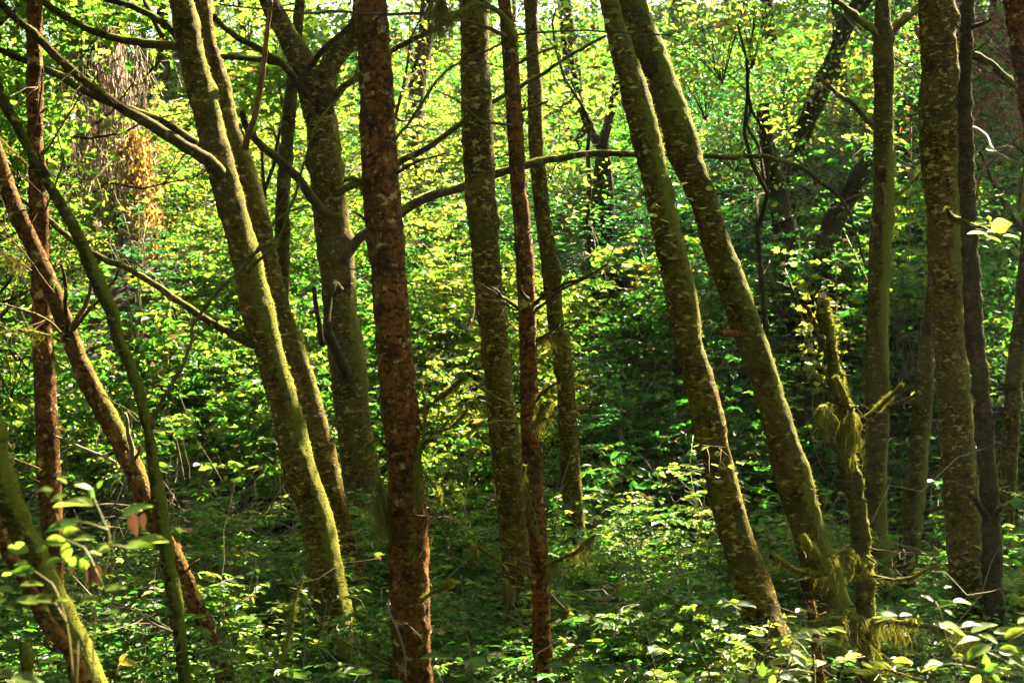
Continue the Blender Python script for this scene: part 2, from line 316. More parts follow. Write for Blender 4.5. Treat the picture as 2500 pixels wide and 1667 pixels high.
# ------------------------------------------------------------------ foreground trees traced from the photo
TREES = []          # (empty, base, top)
def trunk(name, label, rows, Y, mat, moss=.3, cat='tree', group=None, fuzzn=1500, rough=1.0, top=None, S=40, step=.03, red=False, lean=0.0, seed=None, flare=1.5, Yb=None):
    seed = seed or len(TREES) + 3
    pts = []
    for k, (v, y, xl, xr) in enumerate(rows):
        a = src(v, xl, y); bq = src(v, xr, y); c = world((a[0] + bq[0]) / 2, a[1], Y); r = (bq[0] - a[0]) / 2 / 2500 * .72 * Y
        pts.append([*c, r])
    pts = np.array(pts)
    j = np.array([0] + [i for i in range(1, len(pts) - 1)] + [len(pts) - 1]); pts = pts[j]
    # slant-corrected width
    tg = unit(np.gradient(pts[:, :3], axis=0)); pts[:, 3] *= np.abs(tg[:, 2]).clip(.6, 1)
    if top is None:                                                    # goes on above the picture
        p = pts[0].copy(); d = unit(pts[0, :3] - pts[min(2, len(pts) - 1), :3]); ext = []; H = CAMZ + 8.6; k = 0
        while p[2] < H:
            d = unit(d + np.array([0, 0, .10])); p = p.copy(); p[:3] += d * .9; p[3] *= .92; ext.append(p); k += 1
        if ext: pts = np.vstack([np.array(ext)[::-1], pts])
    d = unit(pts[-1, :3] - pts[-3, :3]); d[1] = 0; d = unit(d); p = pts[-1].copy(); gz = float(ground_z(p[0], p[1])); ext = []
    while p[2] > gz - .1:
        p = p.copy(); p[:3] += d * min(.35, max(.12, p[2] - gz + .12)); gz = float(ground_z(p[0], p[1])); p[3] *= 1.03; ext.append(p)
    if ext: pts = np.vstack([pts, np.array(ext)])
    P = catmull(pts, step); P = P[::-1]; base = P[0, :3].copy(); base[2] = float(ground_z(base[0], base[1]))
    hgt = P[:, 2] - base[2]; R = P[:, 3] * (1 + (flare - 1) * np.exp(-np.clip(hgt, 0, None) / .22))
    C = P[:, :3].copy(); C[:, 1] += .05 * vnoise(C * .8, seed)
    kr = np.random.default_rng(seed * 7 + 1); knots = [(kr.uniform(.3, CAMZ + .25 * Y), kr.uniform(-3.1, 3.1), kr.uniform(.10, .3) * (.45 if red else 1)) for _ in range(9)]
    def rf(V, N):
        rr = R[:, None]
        o = .12 * rr * fbm(V * np.array([2.2, 2.2, 1.3]), 3, seed) + .05 * rr * fbm(V * np.array([7, 7, 5.]), 2, seed + 2) + .005 * rough * fbm(V * np.array([16, 16, 22.]), 3, seed + 5)
        o = o + .006 * rough * np.abs(fbm(V * np.array([9, 9, 26.]), 2, seed + 6)) + .010 * np.clip(moss, .1, 1) * smooth(fbm(V * np.array([5, 5, 3.]), 3, seed + 21), .05, .6) * np.abs(1 + vnoise(V * 40, seed))
        for kz, ka, ks in knots: a_ = np.arctan2(N[..., 1], N[..., 0]); o = o + ks * rr * np.exp(-((V[..., 2] - kz) / .07) ** 2 - (np.angle(np.exp(1j * (a_ - ka))) / .45) ** 2)
        h_ = np.clip(V[..., 2] - base[2], 0, None); o = o + rr * .45 * np.exp(-h_ / .28) * np.clip(np.sin(np.arctan2(N[..., 1], N[..., 0]) * 4 + seed), -.4, 1)
        if red: q = vnoise(V * np.array([45, 45, 30.]), seed + 9); o = o + .004 * np.abs(q) - .003 * smooth(vnoise(V * np.array([20, 20, 7.]), seed + 11), .3, .6)
        return o
    def mf(V, N):
        z = V[..., 2] - base[2]; side = N[..., 0] * .85 + N[..., 1] * .1
        mm = moss * (.62 + side + .9 * fbm(V * np.array([2.5, 2.5, 1.2]), 3, seed + 20) + .5 * np.exp(-z / .8))
        return np.stack([np.clip(mm, 0, 1), 0 * mm, 0 * mm], -1)
    e = thing(name, base, label, cat, group)
    m1 = MB(); V, N = tube(m1, C, R, S, mf, 0, rf)
    if fuzzn:                                                           # bark scales, broken twig stubs
        inv = (V[..., 2] < CAMZ + .27 * Y) * 1.0
        fuzz(m1, V, N, inv, 2600 if red else 700, .011, wd=.006, jit=1.1, droop=.2)
        for _ in range(12 if red else 4):
            i, j_ = kr.integers(2, len(V) - 2), kr.integers(0, S)
            if not inv[i, j_]: continue
            d_ = unit(N[i, j_] + kr.normal(size=3) * .35); L_ = kr.uniform(.02, .09); q_ = V[i, j_]
            tube(m1, np.array([q_ - d_ * .01, q_ + d_ * L_ * .5, q_ + d_ * L_ + kr.normal(size=3) * .006]), [.009, .006, .004], 6, (.3 * moss, 0, 0))
    m1.build('trunk', mat, e, base)
    if fuzzn:
        A = mf(V, N)[..., 0]; vis = (V[..., 2] > 0) & (V[..., 2] < CAMZ + .26 * Y)
        m2 = MB(); fuzz(m2, V, N, np.clip(A - .28, 0, 1) ** 1.5 * vis + .006 * vis, int(fuzzn * .6), .016, wd=.0035 if Y < 10 else .005); m2.build('moss', M_MOSS, e, base, flat=True)
    TREES.append(dict(e=e, base=base, top=P[-1, :3].copy(), C=C, R=R, crown=top is None)); return TREES[-1]
def branch(tr, pts, w0, w1, Y0, Y1=None, mat=None, moss=.5, hang=0, hl=.15, fz=0, name='branch', side=0, S=10, label=None, hx=(0, 1)):
    """pts: (view,x,y) traced; widths in view px"""
    mat = mat or M_BRANCH
    Y1 = Y1 or Y0; n = len(pts); P = []
    for i, (v, x, y) in enumerate(pts):
        f = i / (n - 1); Y = Y0 + (Y1 - Y0) * f; P.append([*W(v, x, y, Y), wpx(w0 + (w1 - w0) * f, Y) / 2])
    P = catmull(np.array(P), .03); C = P[:, :3]; seed = int(abs(C[0, 0]) * 97 + abs(C[0, 2]) * 31) % 991
    C = C + .016 * np.stack([vnoise(C * 4, seed), vnoise(C * 4, seed + 1), vnoise(C * 4, seed + 2)], -1) + .006 * np.stack([vnoise(C * 17, seed), vnoise(C * 17, seed + 1), vnoise(C * 17, seed + 2)], -1)
    side = side + int(len(C) / 14)
    e = tr['e']; base = tr['base']; mb = MB()
    def mf(V, N): mm = moss * (.55 + .5 * N[..., 2] + .7 * fbm(V * 4, 2, seed)); return np.stack([np.clip(mm, 0, 1), 0 * mm, 0 * mm], -1)
    V, N = tube(mb, C, P[:, 3], S, mf, 0, lambda V, N: (.12 + .4 * (moss > .6)) * P[:, 3][:, None] * np.clip(fbm(V * 14, 3, seed), -.5, 1.5))
    if side:                                                            # small side twigs
        for k in rng.integers(len(C) // 4, len(C), side):
            d = unit(rdir(1)[0] + unit(C[min(k + 3, len(C) - 1)] - C[k - 3]) * .9); L = rng.uniform(.12, .4)
            q = C[k] + np.linspace(0, 1, 5)[:, None] * d * L + np.cumsum(rng.normal(size=(5, 3)) * .012, 0) * [[0], [1], [1], [1], [1]]
            tube(mb, q, np.linspace(.0024, .0009, 5), 4)
    o = mb.build(name, mat, e, base)
    if label: o['label'] = label
    if fz:
        m2 = MB(); cl = np.clip(fbm(V * 9, 2, seed + 3) + .25, .02, 1) ** 1.5; fuzz(m2, V, N, (.6 + .4 * np.clip(N[..., 2], -.5, 1)) * cl, int(fz * 1.2), .014, wd=.0022, jit=.95); k = m2.build('moss', M_MOSS, e, base, flat=True); k.parent = o
    if hang:
        hang = int(hang * .45); hl = hl * .8
        i = (rng.uniform(hx[0], hx[1], hang) * (len(C) - 1)).astype(int); p = C[i] + rng.normal(size=(hang, 3)) * .008; keep = fbm(C[i] * 13, 2, seed + 8) > -.25; i = i[keep]; p = p[keep]; hang = len(i)
        env = .15 + .85 * np.clip(fbm(C[i] * 11, 3, seed) + .4, 0, 1.3)
        m3 = MB(); strands(m3, p, hl * env * rng.uniform(.3, 1.1, hang), wd=.0022 * (Y0 / 8)); k = m3.build('hanging_moss', M_USNEA, e, base, flat=True); k.parent = o
    return C

GA = 'tall trees standing in the flat grove'
t1 = trunk('conifer_tree', 'straight upright reddish conifer with speckled bark, nearest to the left edge of the photo', [(1, 0, 122, 188), (1, 300, 124, 192), (1, 784, 130, 205), (1, 1200, 138, 220), (1, 1568, 146, 235), (4, 250, 160, 245), (4, 500, 175, 265), (4, 950, 200, 288), (4, 1250, 215, 292), (4, 1568, 235, 302)], 9.3, M_RED, .18, group=GA, red=True, fuzzn=700)
t2 = trunk('leaning_conifer', 'red-barked trunk leaning left with sunlit upper side, crossed by a thin mossy trunk', [(1, 560, -80, -25), (1, 700, -40, 20), (1, 820, -15, 60), (1, 960, 38, 118), (1, 1110, 110, 190), (1, 1230, 160, 245), (1, 1350, 215, 295), (1, 1500, 270, 350), (4, 180, 345, 430), (4, 330, 425, 512), (4, 500, 515, 600), (4, 650, 585, 670), (4, 830, 655, 735), (4, 1010, 755, 835), (4, 1130, 810, 885), (4, 1280, 878, 952), (4, 1400, 925, 1000), (4, 1568, 980, 1060)], 8.6, M_RED, .3, group=GA, red=True, fuzzn=1500)
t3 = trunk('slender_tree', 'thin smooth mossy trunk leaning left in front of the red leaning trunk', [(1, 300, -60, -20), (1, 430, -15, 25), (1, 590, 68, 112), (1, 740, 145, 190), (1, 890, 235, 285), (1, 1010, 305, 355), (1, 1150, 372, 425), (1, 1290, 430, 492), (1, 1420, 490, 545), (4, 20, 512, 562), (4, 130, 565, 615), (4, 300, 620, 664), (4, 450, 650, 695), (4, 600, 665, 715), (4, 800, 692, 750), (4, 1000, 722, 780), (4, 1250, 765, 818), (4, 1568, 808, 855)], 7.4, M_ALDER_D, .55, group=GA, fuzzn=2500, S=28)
t4 = trunk('alder_tree', 'left-leaning mossy alder with blotchy pale bark, front stem of the leaning pair', [(1, 0, 770, 870), (1, 200, 800, 915), (1, 400, 845, 965), (1, 600, 900, 1020), (1, 720, 925, 1050), (1, 850, 960, 1090), (1, 1000, 1005, 1132), (1, 1200, 1055, 1190), (1, 1400, 1090, 1240), (4, 0, 1140, 1260), (4, 200, 1185, 1312), (4, 400, 1235, 1370), (4, 600, 1270, 1420), (4, 800, 1350, 1490), (4, 1000, 1385, 1530), (4, 1200, 1425, 1575), (4, 1400, 1455, 1610)], 10, M_ALDER, .42, group=GA, fuzzn=4500)
t5 = trunk('alder_tree', 'slightly thinner leaning alder half hidden directly behind the front stem of the pair', [(1, 0, 875, 940), (1, 200, 910, 975), (1, 400, 958, 1040), (1, 600, 1000, 1085), (1, 800, 1070, 1165), (1, 1000, 1130, 1220), (1, 1200, 1170, 1262), (1, 1400, 1215, 1312), (4, 0, 1250, 1352), (4, 200, 1305, 1420), (4, 400, 1365, 1470), (4, 600, 1430, 1532), (4, 800, 1470, 1570), (5, 700, -10, 75), (5, 900, 30, 120), (5, 1100, 75, 155)], 11.0, M_ALDER, .35, group=GA, fuzzn=2500)
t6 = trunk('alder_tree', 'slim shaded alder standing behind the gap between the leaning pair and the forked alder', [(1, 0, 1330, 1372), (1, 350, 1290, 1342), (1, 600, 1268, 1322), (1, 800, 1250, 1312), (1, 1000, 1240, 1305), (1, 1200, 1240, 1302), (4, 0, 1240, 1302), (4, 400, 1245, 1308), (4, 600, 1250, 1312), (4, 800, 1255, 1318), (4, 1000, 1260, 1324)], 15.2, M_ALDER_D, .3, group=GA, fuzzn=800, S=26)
t7 = trunk('forked_alder', 'stout alder whose trunk forks near the top, left of the big red conifer', [(1, 0, 1165, 1255), (1, 90, 1200, 1300), (1, 170, 1245, 1352), (1, 260, 1290, 1410), (1, 350, 1325, 1450), (1, 450, 1355, 1490), (1, 600, 1385, 1522), (1, 800, 1395, 1545), (1, 1000, 1415, 1570), (2, 1200, -38, 115), (2, 1400, -22, 130), (5, 0, -5, 155), (5, 200, 20, 180), (5, 400, 40, 198), (5, 600, 65, 228), (5, 800, 85, 248), (5, 1000, 112, 268)], 13, M_ALDER, .33, group=GA, fuzzn=3500)
t8 = trunk('conifer_tree', 'largest red-barked conifer, upright left of centre, with flaky bark and mossy foot', [(2, 0, 115, 260), (2, 200, 135, 270), (2, 400, 150, 285), (2, 600, 155, 300), (2, 800, 160, 316), (2, 900, 168, 328), (2, 1000, 180, 334), (2, 1200, 200, 350), (2, 1400, 210, 360), (5, 0, 217, 370), (5, 200, 235, 387), (5, 400, 247, 412), (5, 600, 265, 422), (5, 800, 275, 438), (5, 1000, 282, 446), (5, 1200, 280, 460), (5, 1400, 290, 465), (5, 1568, 298, 470)], 8, M_RED, .2, group=GA, red=True, S=72, step=.018, fuzzn=2500)
t9 = trunk('alder_tree', 'banded pale-blotched alder immediately left of the thin red conifer at the centre', [(2, 0, 592, 712), (2, 150, 597, 727), (2, 300, 600, 730), (2, 500, 605, 735), (2, 700, 606, 745), (2, 900, 620, 756), (2, 1100, 640, 772), (2, 1300, 660, 796), (2, 1500, 680, 812), (5, 0, 690, 818), (5, 200, 705, 832), (5, 400, 725, 856), (5, 600, 745, 876), (5, 800, 765, 896), (5, 1000, 785, 912), (5, 1200, 800, 932), (5, 1400, 820, 950)], 10.2, M_ALDER, .25, group=GA, fuzzn=2500, S=56)
t10 = trunk('conifer_tree', 'thin red-barked conifer at the centre, with mossy dead side branches', [(2, 0, 770, 820), (2, 200, 785, 850), (2, 400, 800, 866), (2, 600, 812, 880), (2, 800, 822, 890), (2, 1000, 840, 910), (2, 1200, 850, 926), (2, 1350, 855, 936), (2, 1568, 862, 940), (5, 200, 865, 946), (5, 400, 872, 952), (5, 600, 888, 962), (5, 800, 900, 972), (5, 1000, 915, 987), (5, 1200, 925, 997), (5, 1400, 926, 1002), (5, 1568, 930, 1006)], 8.5, M_RED, .22, group=GA, red=True, S=48, fuzzn=2000)
t11 = trunk('alder_tree', 'slender pale alder behind and right of the thin red conifer', [(2, 0, 885, 945), (2, 200, 892, 952), (2, 400, 900, 966), (2, 600, 905, 972), (2, 800, 920, 982), (2, 1000, 940, 1006), (2, 1200, 962, 1040), (2, 1400, 985, 1062), (2, 1568, 1000, 1080), (5, 0, 1012, 1090), (5, 200, 1030, 1110), (5, 400, 1040, 1124), (5, 600, 1050, 1136), (5, 800, 1065, 1150), (5, 1000, 1078, 1156), (5, 1200, 1090, 1165)], 13.4, M_ALDER, .28, group=GA, fuzzn=1200, S=30)
t12 = trunk('alder_tree', 'blotchy alder leaning left right of centre, the front one of two leaning side by side', [(2, 0, 1222, 1305), (2, 200, 1265, 1370), (2, 400, 1315, 1440), (2, 600, 1365, 1490), (2, 800, 1412, 1532), (2, 1000, 1450, 1580), (3, 1200, -70, 62), (3, 1400, -28, 97), (3, 1568, 2, 120), (6, 200, 42, 170), (6, 400, 80, 217), (6, 600, 130, 252), (6, 800, 170, 310), (6, 1000, 230, 372), (6, 1200, 285, 458), (6, 1400, 358, 522), (6, 1568, 425, 575)], 8.9, M_ALDER, .36, group=GA, fuzzn=5000, S=60)
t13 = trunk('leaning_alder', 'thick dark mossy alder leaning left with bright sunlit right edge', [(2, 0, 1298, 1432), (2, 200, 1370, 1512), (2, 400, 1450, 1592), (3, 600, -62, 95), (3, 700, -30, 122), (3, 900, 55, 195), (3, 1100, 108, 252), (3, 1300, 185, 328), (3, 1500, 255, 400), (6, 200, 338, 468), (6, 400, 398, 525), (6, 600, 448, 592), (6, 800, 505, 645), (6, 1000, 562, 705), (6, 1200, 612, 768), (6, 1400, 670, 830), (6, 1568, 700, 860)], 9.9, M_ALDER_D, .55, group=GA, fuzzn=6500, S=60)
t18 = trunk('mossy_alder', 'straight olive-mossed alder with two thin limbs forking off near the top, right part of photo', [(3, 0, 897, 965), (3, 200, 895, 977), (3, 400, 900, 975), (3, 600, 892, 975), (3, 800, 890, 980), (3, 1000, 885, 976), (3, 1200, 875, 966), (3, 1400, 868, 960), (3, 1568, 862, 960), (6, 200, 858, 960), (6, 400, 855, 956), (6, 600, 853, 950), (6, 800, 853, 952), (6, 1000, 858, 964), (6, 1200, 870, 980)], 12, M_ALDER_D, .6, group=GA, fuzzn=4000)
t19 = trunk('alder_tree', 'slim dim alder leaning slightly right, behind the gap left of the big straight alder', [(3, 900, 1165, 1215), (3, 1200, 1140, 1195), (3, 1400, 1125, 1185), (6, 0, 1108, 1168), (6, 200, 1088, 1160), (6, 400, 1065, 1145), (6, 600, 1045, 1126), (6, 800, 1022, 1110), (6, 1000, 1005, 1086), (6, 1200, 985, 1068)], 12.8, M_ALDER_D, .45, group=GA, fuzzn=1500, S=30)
t20 = trunk('alder_tree', 'thickest straight alder near the right side, ochre bark with cream lichen blotches', [(3, 0, 1092, 1257), (3, 200, 1098, 1263), (3, 400, 1103, 1270), (3, 600, 1110, 1277), (3, 800, 1125, 1280), (3, 1000, 1135, 1285), (3, 1200, 1145, 1290), (3, 1400, 1155, 1299), (3, 1568, 1165, 1304), (6, 200, 1178, 1326), (6, 400, 1185, 1346), (6, 600, 1200, 1357), (6, 800, 1220, 1375), (6, 1000, 1235, 1387), (6, 1200, 1250, 1395), (6, 1400, 1270, 1405), (6, 1568, 1280, 1412)], 10.5, M_ALDER, .32, group=GA, fuzzn=3500, S=60)
t21 = trunk('dark_barked_tree', 'dark rough trunk pressed close to the right of the thickest alder', [(3, 0, 1298, 1342), (3, 200, 1288, 1337), (3, 400, 1283, 1335), (3, 600, 1283, 1345), (3, 800, 1282, 1346), (3, 1000, 1290, 1352), (3, 1200, 1292, 1361), (3, 1400, 1300, 1372), (3, 1568, 1305, 1382), (6, 200, 1332, 1402), (6, 400, 1348, 1417), (6, 600, 1362, 1440), (6, 800, 1375, 1456), (6, 1000, 1385, 1466), (6, 1200, 1390, 1476), (6, 1400, 1400, 1482), (6, 1568, 1402, 1484)], 9.8, M_DARK, .3, group=GA, fuzzn=1200, rough=2.2)
t22 = trunk('conifer_tree', 'brown trunk cut by the right edge of the photo near its top corner', [(3, 0, 1475, 1590), (3, 200, 1508, 1625), (3, 400, 1540, 1660), (3, 700, 1585, 1710), (3, 1000, 1630, 1760), (3, 1400, 1680, 1810)], 9, M_RED, .35, group=GA, red=True, fuzzn=1500)
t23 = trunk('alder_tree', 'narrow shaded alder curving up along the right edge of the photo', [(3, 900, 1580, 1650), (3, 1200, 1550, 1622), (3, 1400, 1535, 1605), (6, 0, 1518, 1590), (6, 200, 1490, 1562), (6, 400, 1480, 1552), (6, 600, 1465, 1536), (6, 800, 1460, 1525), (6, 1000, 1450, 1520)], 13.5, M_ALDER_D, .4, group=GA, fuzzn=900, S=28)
t24 = trunk('broken_snag', 'thin broken-topped snag draped with moss and hanging lichen, lower right', [(3, 1345, 637, 683), (3, 1450, 643, 700), (3, 1568, 655, 718), (6, 90, 682, 728), (6, 170, 690, 742), (6, 270, 695, 770), (6, 400, 725, 800), (6, 550, 733, 795), (6, 700, 762, 826), (6, 850, 785, 850), (6, 1000, 795, 862), (6, 1100, 805, 882), (6, 1250, 815, 888), (6, 1400, 830, 900), (6, 1568, 845, 915)], 8, M_ALDER_D, 1.0, cat='snag', top=True, red=True, S=36, step=.018, fuzzn=7000, rough=1.6)
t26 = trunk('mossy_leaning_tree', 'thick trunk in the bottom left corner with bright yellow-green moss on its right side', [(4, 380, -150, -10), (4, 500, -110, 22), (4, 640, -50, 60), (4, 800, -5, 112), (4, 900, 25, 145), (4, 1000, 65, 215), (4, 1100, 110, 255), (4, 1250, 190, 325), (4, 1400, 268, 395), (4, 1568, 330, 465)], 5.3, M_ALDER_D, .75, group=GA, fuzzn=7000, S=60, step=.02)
t27 = trunk('slanting_tree', 'slim red-brown stem leaning across the mossy trunk in the bottom left corner', [(4, 780, -60, -10), (4, 870, -25, 30), (4, 950, 5, 62), (4, 1150, 122, 180), (4, 1300, 195, 270), (4, 1420, 290, 370), (4, 1568, 345, 430)], 4.8, M_RED, .25, group=GA, red=True, fuzzn=1000, S=36)
t28 = trunk('dead_sapling', 'thin dark reddish stem beside the foot of the thick leaning alder, lower right', [(6, 1200, 592, 622), (6, 1300, 600, 640), (6, 1450, 615, 660), (6, 1568, 622, 668)], 8.3, M_RED, .25, cat='snag', top=True, red=True, S=20, fuzzn=300)
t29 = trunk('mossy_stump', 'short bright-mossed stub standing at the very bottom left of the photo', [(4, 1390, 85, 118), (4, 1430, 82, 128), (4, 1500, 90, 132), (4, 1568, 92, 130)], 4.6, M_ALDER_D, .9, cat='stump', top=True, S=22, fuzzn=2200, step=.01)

# limbs of the front trees
branch(t4, [(1, 985, 775), (1, 950, 740), (1, 830, 650), (1, 690, 570), (1, 560, 490), (1, 430, 400), (1, 330, 320), (1, 200, 200), (1, 110, 120), (1, 30, 40), (1, -60, -80)], 62, 26, 9.9, 8.8, moss=.45, fz=900, side=4)
branch(t4, [(1, 960, 700), (1, 915, 665), (1, 800, 590), (1, 680, 535), (1, 560, 480), (1, 430, 430), (1, 300, 370), (1, 190, 310), (1, 100, 270), (1, 0, 225), (1, -80, 200)], 45, 24, 10.1, 10.2, moss=.5, fz=900, side=4, mat=M_DARK)
branch(t4, [(1, 860, 235), (1, 790, 210), (1, 640, 190), (1, 540, 175), (1, 420, 140), (1, 300, 80), (1, 190, 0), (1, 100, -70)], 44, 26, 10.1, 10.6, moss=.6, fz=700, mat=M_DARK, side=4)
branch(t4, [(1, 830, 200), (1, 780, 140), (1, 700, 85), (1, 600, 35), (1, 470, -5)], 40, 24, 10, 10.4, moss=.5, fz=300, mat=M_DARK, side=3)
branch(t4, [(1, 730, 160), (1, 670, 50), (1, 640, -20)], 26, 18, 10.2, 10.4, moss=.4, mat=M_DARK)
branch(t4, [(1, 1165, 1560), (1, 1130, 1550), (1, 1000, 1480), (1, 880, 1410), (1, 750, 1320), (1, 600, 1230), (1, 450, 1160), (1, 350, 1090), (1, 200, 980), (1, 90, 900), (1, -30, 830)], 38, 20, 10, 9.6, moss=.4, fz=500, side=5)
branch(t7, [(1, 1375, 430), (1, 1335, 375), (1, 1290, 310), (1, 1200, 240), (1, 1080, 180), (1, 1000, 120), (1, 955, 75)], 38, 24, 12.8, 12, moss=.5, fz=400, mat=M_DARK)
branch(t7, [(1, 1370, 370), (1, 1320, 310), (1, 1200, 272), (1, 1100, 258), (1, 990, 250)], 34, 24, 12.8, 12.2, moss=.5, fz=300, mat=M_DARK)
branch(t7, [(1, 1345, 385), (1, 1420, 270), (1, 1500, 180), (1, 1600, 90), (1, 1680, 0)], 30, 22, 12.6, 12, moss=.4, fz=300, mat=M_DARK)
branch(t7, [(1, 1470, 960), (1, 1400, 890), (1, 1340, 800), (1, 1250, 720), (1, 1160, 650), (1, 1110, 585), (1, 1085, 500)], 46, 28, 12.8, 12, moss=.4, fz=500, mat=M_DARK)
branch(t7, [(1, 1455, 420), (1, 1470, 340), (1, 1500, 270), (1, 1570, 180), (2, 150, 80), (2, 230, -60)], 100, 80, 13, 13.4, mat=M_ALDER, moss=.3, name='limb', S=24, fz=400)
branch(t7, [(1, 1490, 500), (2, 10, 470), (2, 60, 405), (2, 130, 345), (2, 300, 225), (2, 380, 180), (2, 500, 120), (2, 620, 60), (2, 700, 20)], 34, 18, 12.9, 12, mat=M_BRANCH, moss=.6, fz=500, side=4)
branch(t7, [(2, 60, 1180), (2, 95, 1140), (2, 170, 1060), (2, 240, 1020), (2, 330, 950), (2, 450, 890), (2, 600, 840), (2, 760, 785), (2, 900, 745), (2, 1050, 710), (2, 1200, 690), (2, 1370, 690), (2, 1500, 690), (3, 130, 700), (3, 300, 705), (3, 430, 710), (3, 560, 750), (3, 680, 840), (3, 760, 920), (3, 810, 1040), (3, 860, 1210)], 50, 12, 12.7, 13.2, moss=.55, fz=1800, side=8, label='long mossy branch arching right across half of the photo')
branch(t7, [(2, -10, 900), (2, 300, 740), (2, 400, 690), (2, 500, 630), (2, 600, 560), (2, 730, 470), (2, 880, 390), (2, 1000, 310), (2, 1150, 220), (2, 1260, 160)], 34, 12, 12.9, 12, moss=.5, fz=500, side=6)
branch(t7, [(2, 60, 1310), (2, 20, 1290), (1, 1455, 1550), (1, 1435, 1440), (1, 1420, 1290)], 38, 20, 12.6, 12.2, moss=.25, mat=M_DARK)
branch(t7, [(4, 1568, 190), (4, 1530, 90), (4, 1490, 20), (4, 1470, -60)], 52, 34, 12.7, 12.2, moss=.4, mat=M_DARK)
branch(t8, [(2, 290, 640), (2, 330, 590), (2, 360, 550), (2, 440, 420), (2, 500, 340), (2, 600, 280), (2, 700, 240), (2, 790, 210)], 16, 10, 8, 8.3, moss=.3, side=5, mat=M_BRANCH)
branch(t8, [(2, 300, 790), (2, 400, 740), (2, 500, 700), (2, 545, 685)], 16, 7, 8, 7.8, moss=.2, mat=M_BRANCH)
branch(t10, [(2, 800, 165), (2, 750, 140), (2, 620, 100), (2, 480, 75), (2, 200, 65), (2, 0, 55), (1, 1350, 60), (1, 1200, 35), (1, 980, 20)], 22, 7, 8.5, 7.2, moss=.15, side=14, mat=M_TWIG, hang=350, hl=.1)
branch(t10, [(2, 830, 190), (2, 820, 150), (2, 790, 80), (2, 730, 30), (2, 680, 0), (2, 560, -30)], 34, 18, 8.4, 8, moss=.9, fz=900, hang=300, hl=.14, hx=(.5, 1))
branch(t10, [(2, 740, 40), (2, 660, 20), (2, 590, 50), (2, 520, 90)], 20, 9, 8.1, 7.6, moss=.9, fz=500, hang=700, hl=.16, side=8)
branch(t8, [(2, 260, -20), (2, 400, -10), (2, 500, 0), (2, 520, 10)], 14, 8, 8, 7.6, moss=.9, fz=300, hang=500, hl=.42, hx=(.82, .98))
branch(t10, [(2, 850, 280), (2, 930, 240), (2, 1040, 205)], 16, 10, 8.4, 8, moss=.8, fz=500, hang=60, hl=.05)
branch(t10, [(2, 870, 500), (2, 920, 488), (2, 985, 468)], 14, 9, 8.4, 8, moss=.8, fz=300)
branch(t10, [(2, 845, 165), (2, 900, 152), (2, 1000, 143), (2, 1180, 138), (2, 1330, 145), (2, 1568, 160), (3, 30, 185), (3, 90, 300)], 12, 4, 8.4, 8, moss=.1, side=6, mat=M_TWIG)
branch(t10, [(2, 805, 320), (2, 750, 300), (2, 690, 290), (2, 590, 320)], 8, 4, 8.4, 8, moss=.4, side=5, mat=M_TWIG)
branch(t10, [(2, 820, 570), (2, 760, 560), (2, 680, 540), (2, 600, 470), (2, 480, 410)], 12, 5, 8.4, 7.9, moss=.7, side=7, fz=300)
branch(t10, [(2, 925, 1372), (2, 990, 1330), (2, 1060, 1290), (2, 1150, 1250), (2, 1245, 1200)], 18, 10, 8.4, 7.8, moss=.4, side=4, fz=200)
branch(t10, [(2, 930, 1392), (2, 1010, 1340), (2, 1120, 1270), (2, 1220, 1225)], 16, 8, 8.5, 8.1, moss=.3, side=3)
branch(t10, [(2, 862, 1395), (2, 800, 1345), (2, 760, 1310), (2, 715, 1275)], 20, 8, 8.4, 7.9, moss=.3, side=6)
branch(t10, [(2, 895, 1350), (2, 872, 1320), (2, 868, 1292)], 22, 10, 8.35, 8.2, moss=.2, S=8)
branch(t10, [(2, 855, 1400), (2, 790, 1360), (2, 680, 1345), (2, 540, 1325)], 10, 4, 8.4, 8, moss=.3, side=6, mat=M_TWIG)
branch(t10, [(2, 935, 1540), (2, 1000, 1500), (2, 1110, 1445)], 14, 7, 8.4, 8, moss=.3, side=3)
branch(t10, [(2, 940, 1568), (2, 980, 1510), (2, 1060, 1500)], 10, 20, 8.6, 8.4, moss=.9, fz=600, hang=700, hl=.17, hx=(.4, 1))
branch(t10, [(5, 930, 300), (5, 1000, 240), (5, 1070, 205), (5, 1115, 180)], 16, 12, 8.4, 8, moss=.8, fz=500, hang=200, hl=.08, side=4)
branch(t10, [(5, 940, 400), (5, 960, 320), (5, 1000, 300)], 12, 14, 8.4, 8.2, moss=.8, fz=300, hang=600, hl=.22)
branch(t10, [(5, 930, 385), (5, 980, 378), (5, 1020, 368)], 12, 8, 8.4, 8, moss=.7, fz=300, hang=100, hl=.06)
branch(t10, [(5, 985, 1045), (5, 1040, 1015), (5, 1100, 980), (5, 1160, 940), (5, 1212, 915)], 20, 16, 8.4, 8, moss=.9, fz=1100, hang=900, hl=.22, hx=(.2, 1))
branch(t10, [(5, 930, 1040), (5, 860, 1015), (5, 800, 998)], 14, 8, 8.3, 8, moss=.2, mat=M_TWIG, side=6)
branch(t10, [(5, 915, 1100), (5, 840, 1050), (5, 780, 1028), (5, 700, 970), (5, 645, 942)], 16, 12, 8.3, 7.9, moss=.9, fz=900, hang=450, hl=.16, hx=(.5, 1), side=3)
branch(t10, [(5, 990, 1300), (5, 1040, 1270), (5, 1080, 1240)], 12, 14, 8.4, 8.2, moss=.9, fz=400, hang=900, hl=.32, hx=(.75, 1))
branch(t10, [(5, 1000, 1480), (5, 1060, 1450), (5, 1100, 1420), (5, 1142, 1402)], 14, 14, 8.4, 8.1, moss=.9, fz=700, hang=450, hl=.14, hx=(.3, 1))
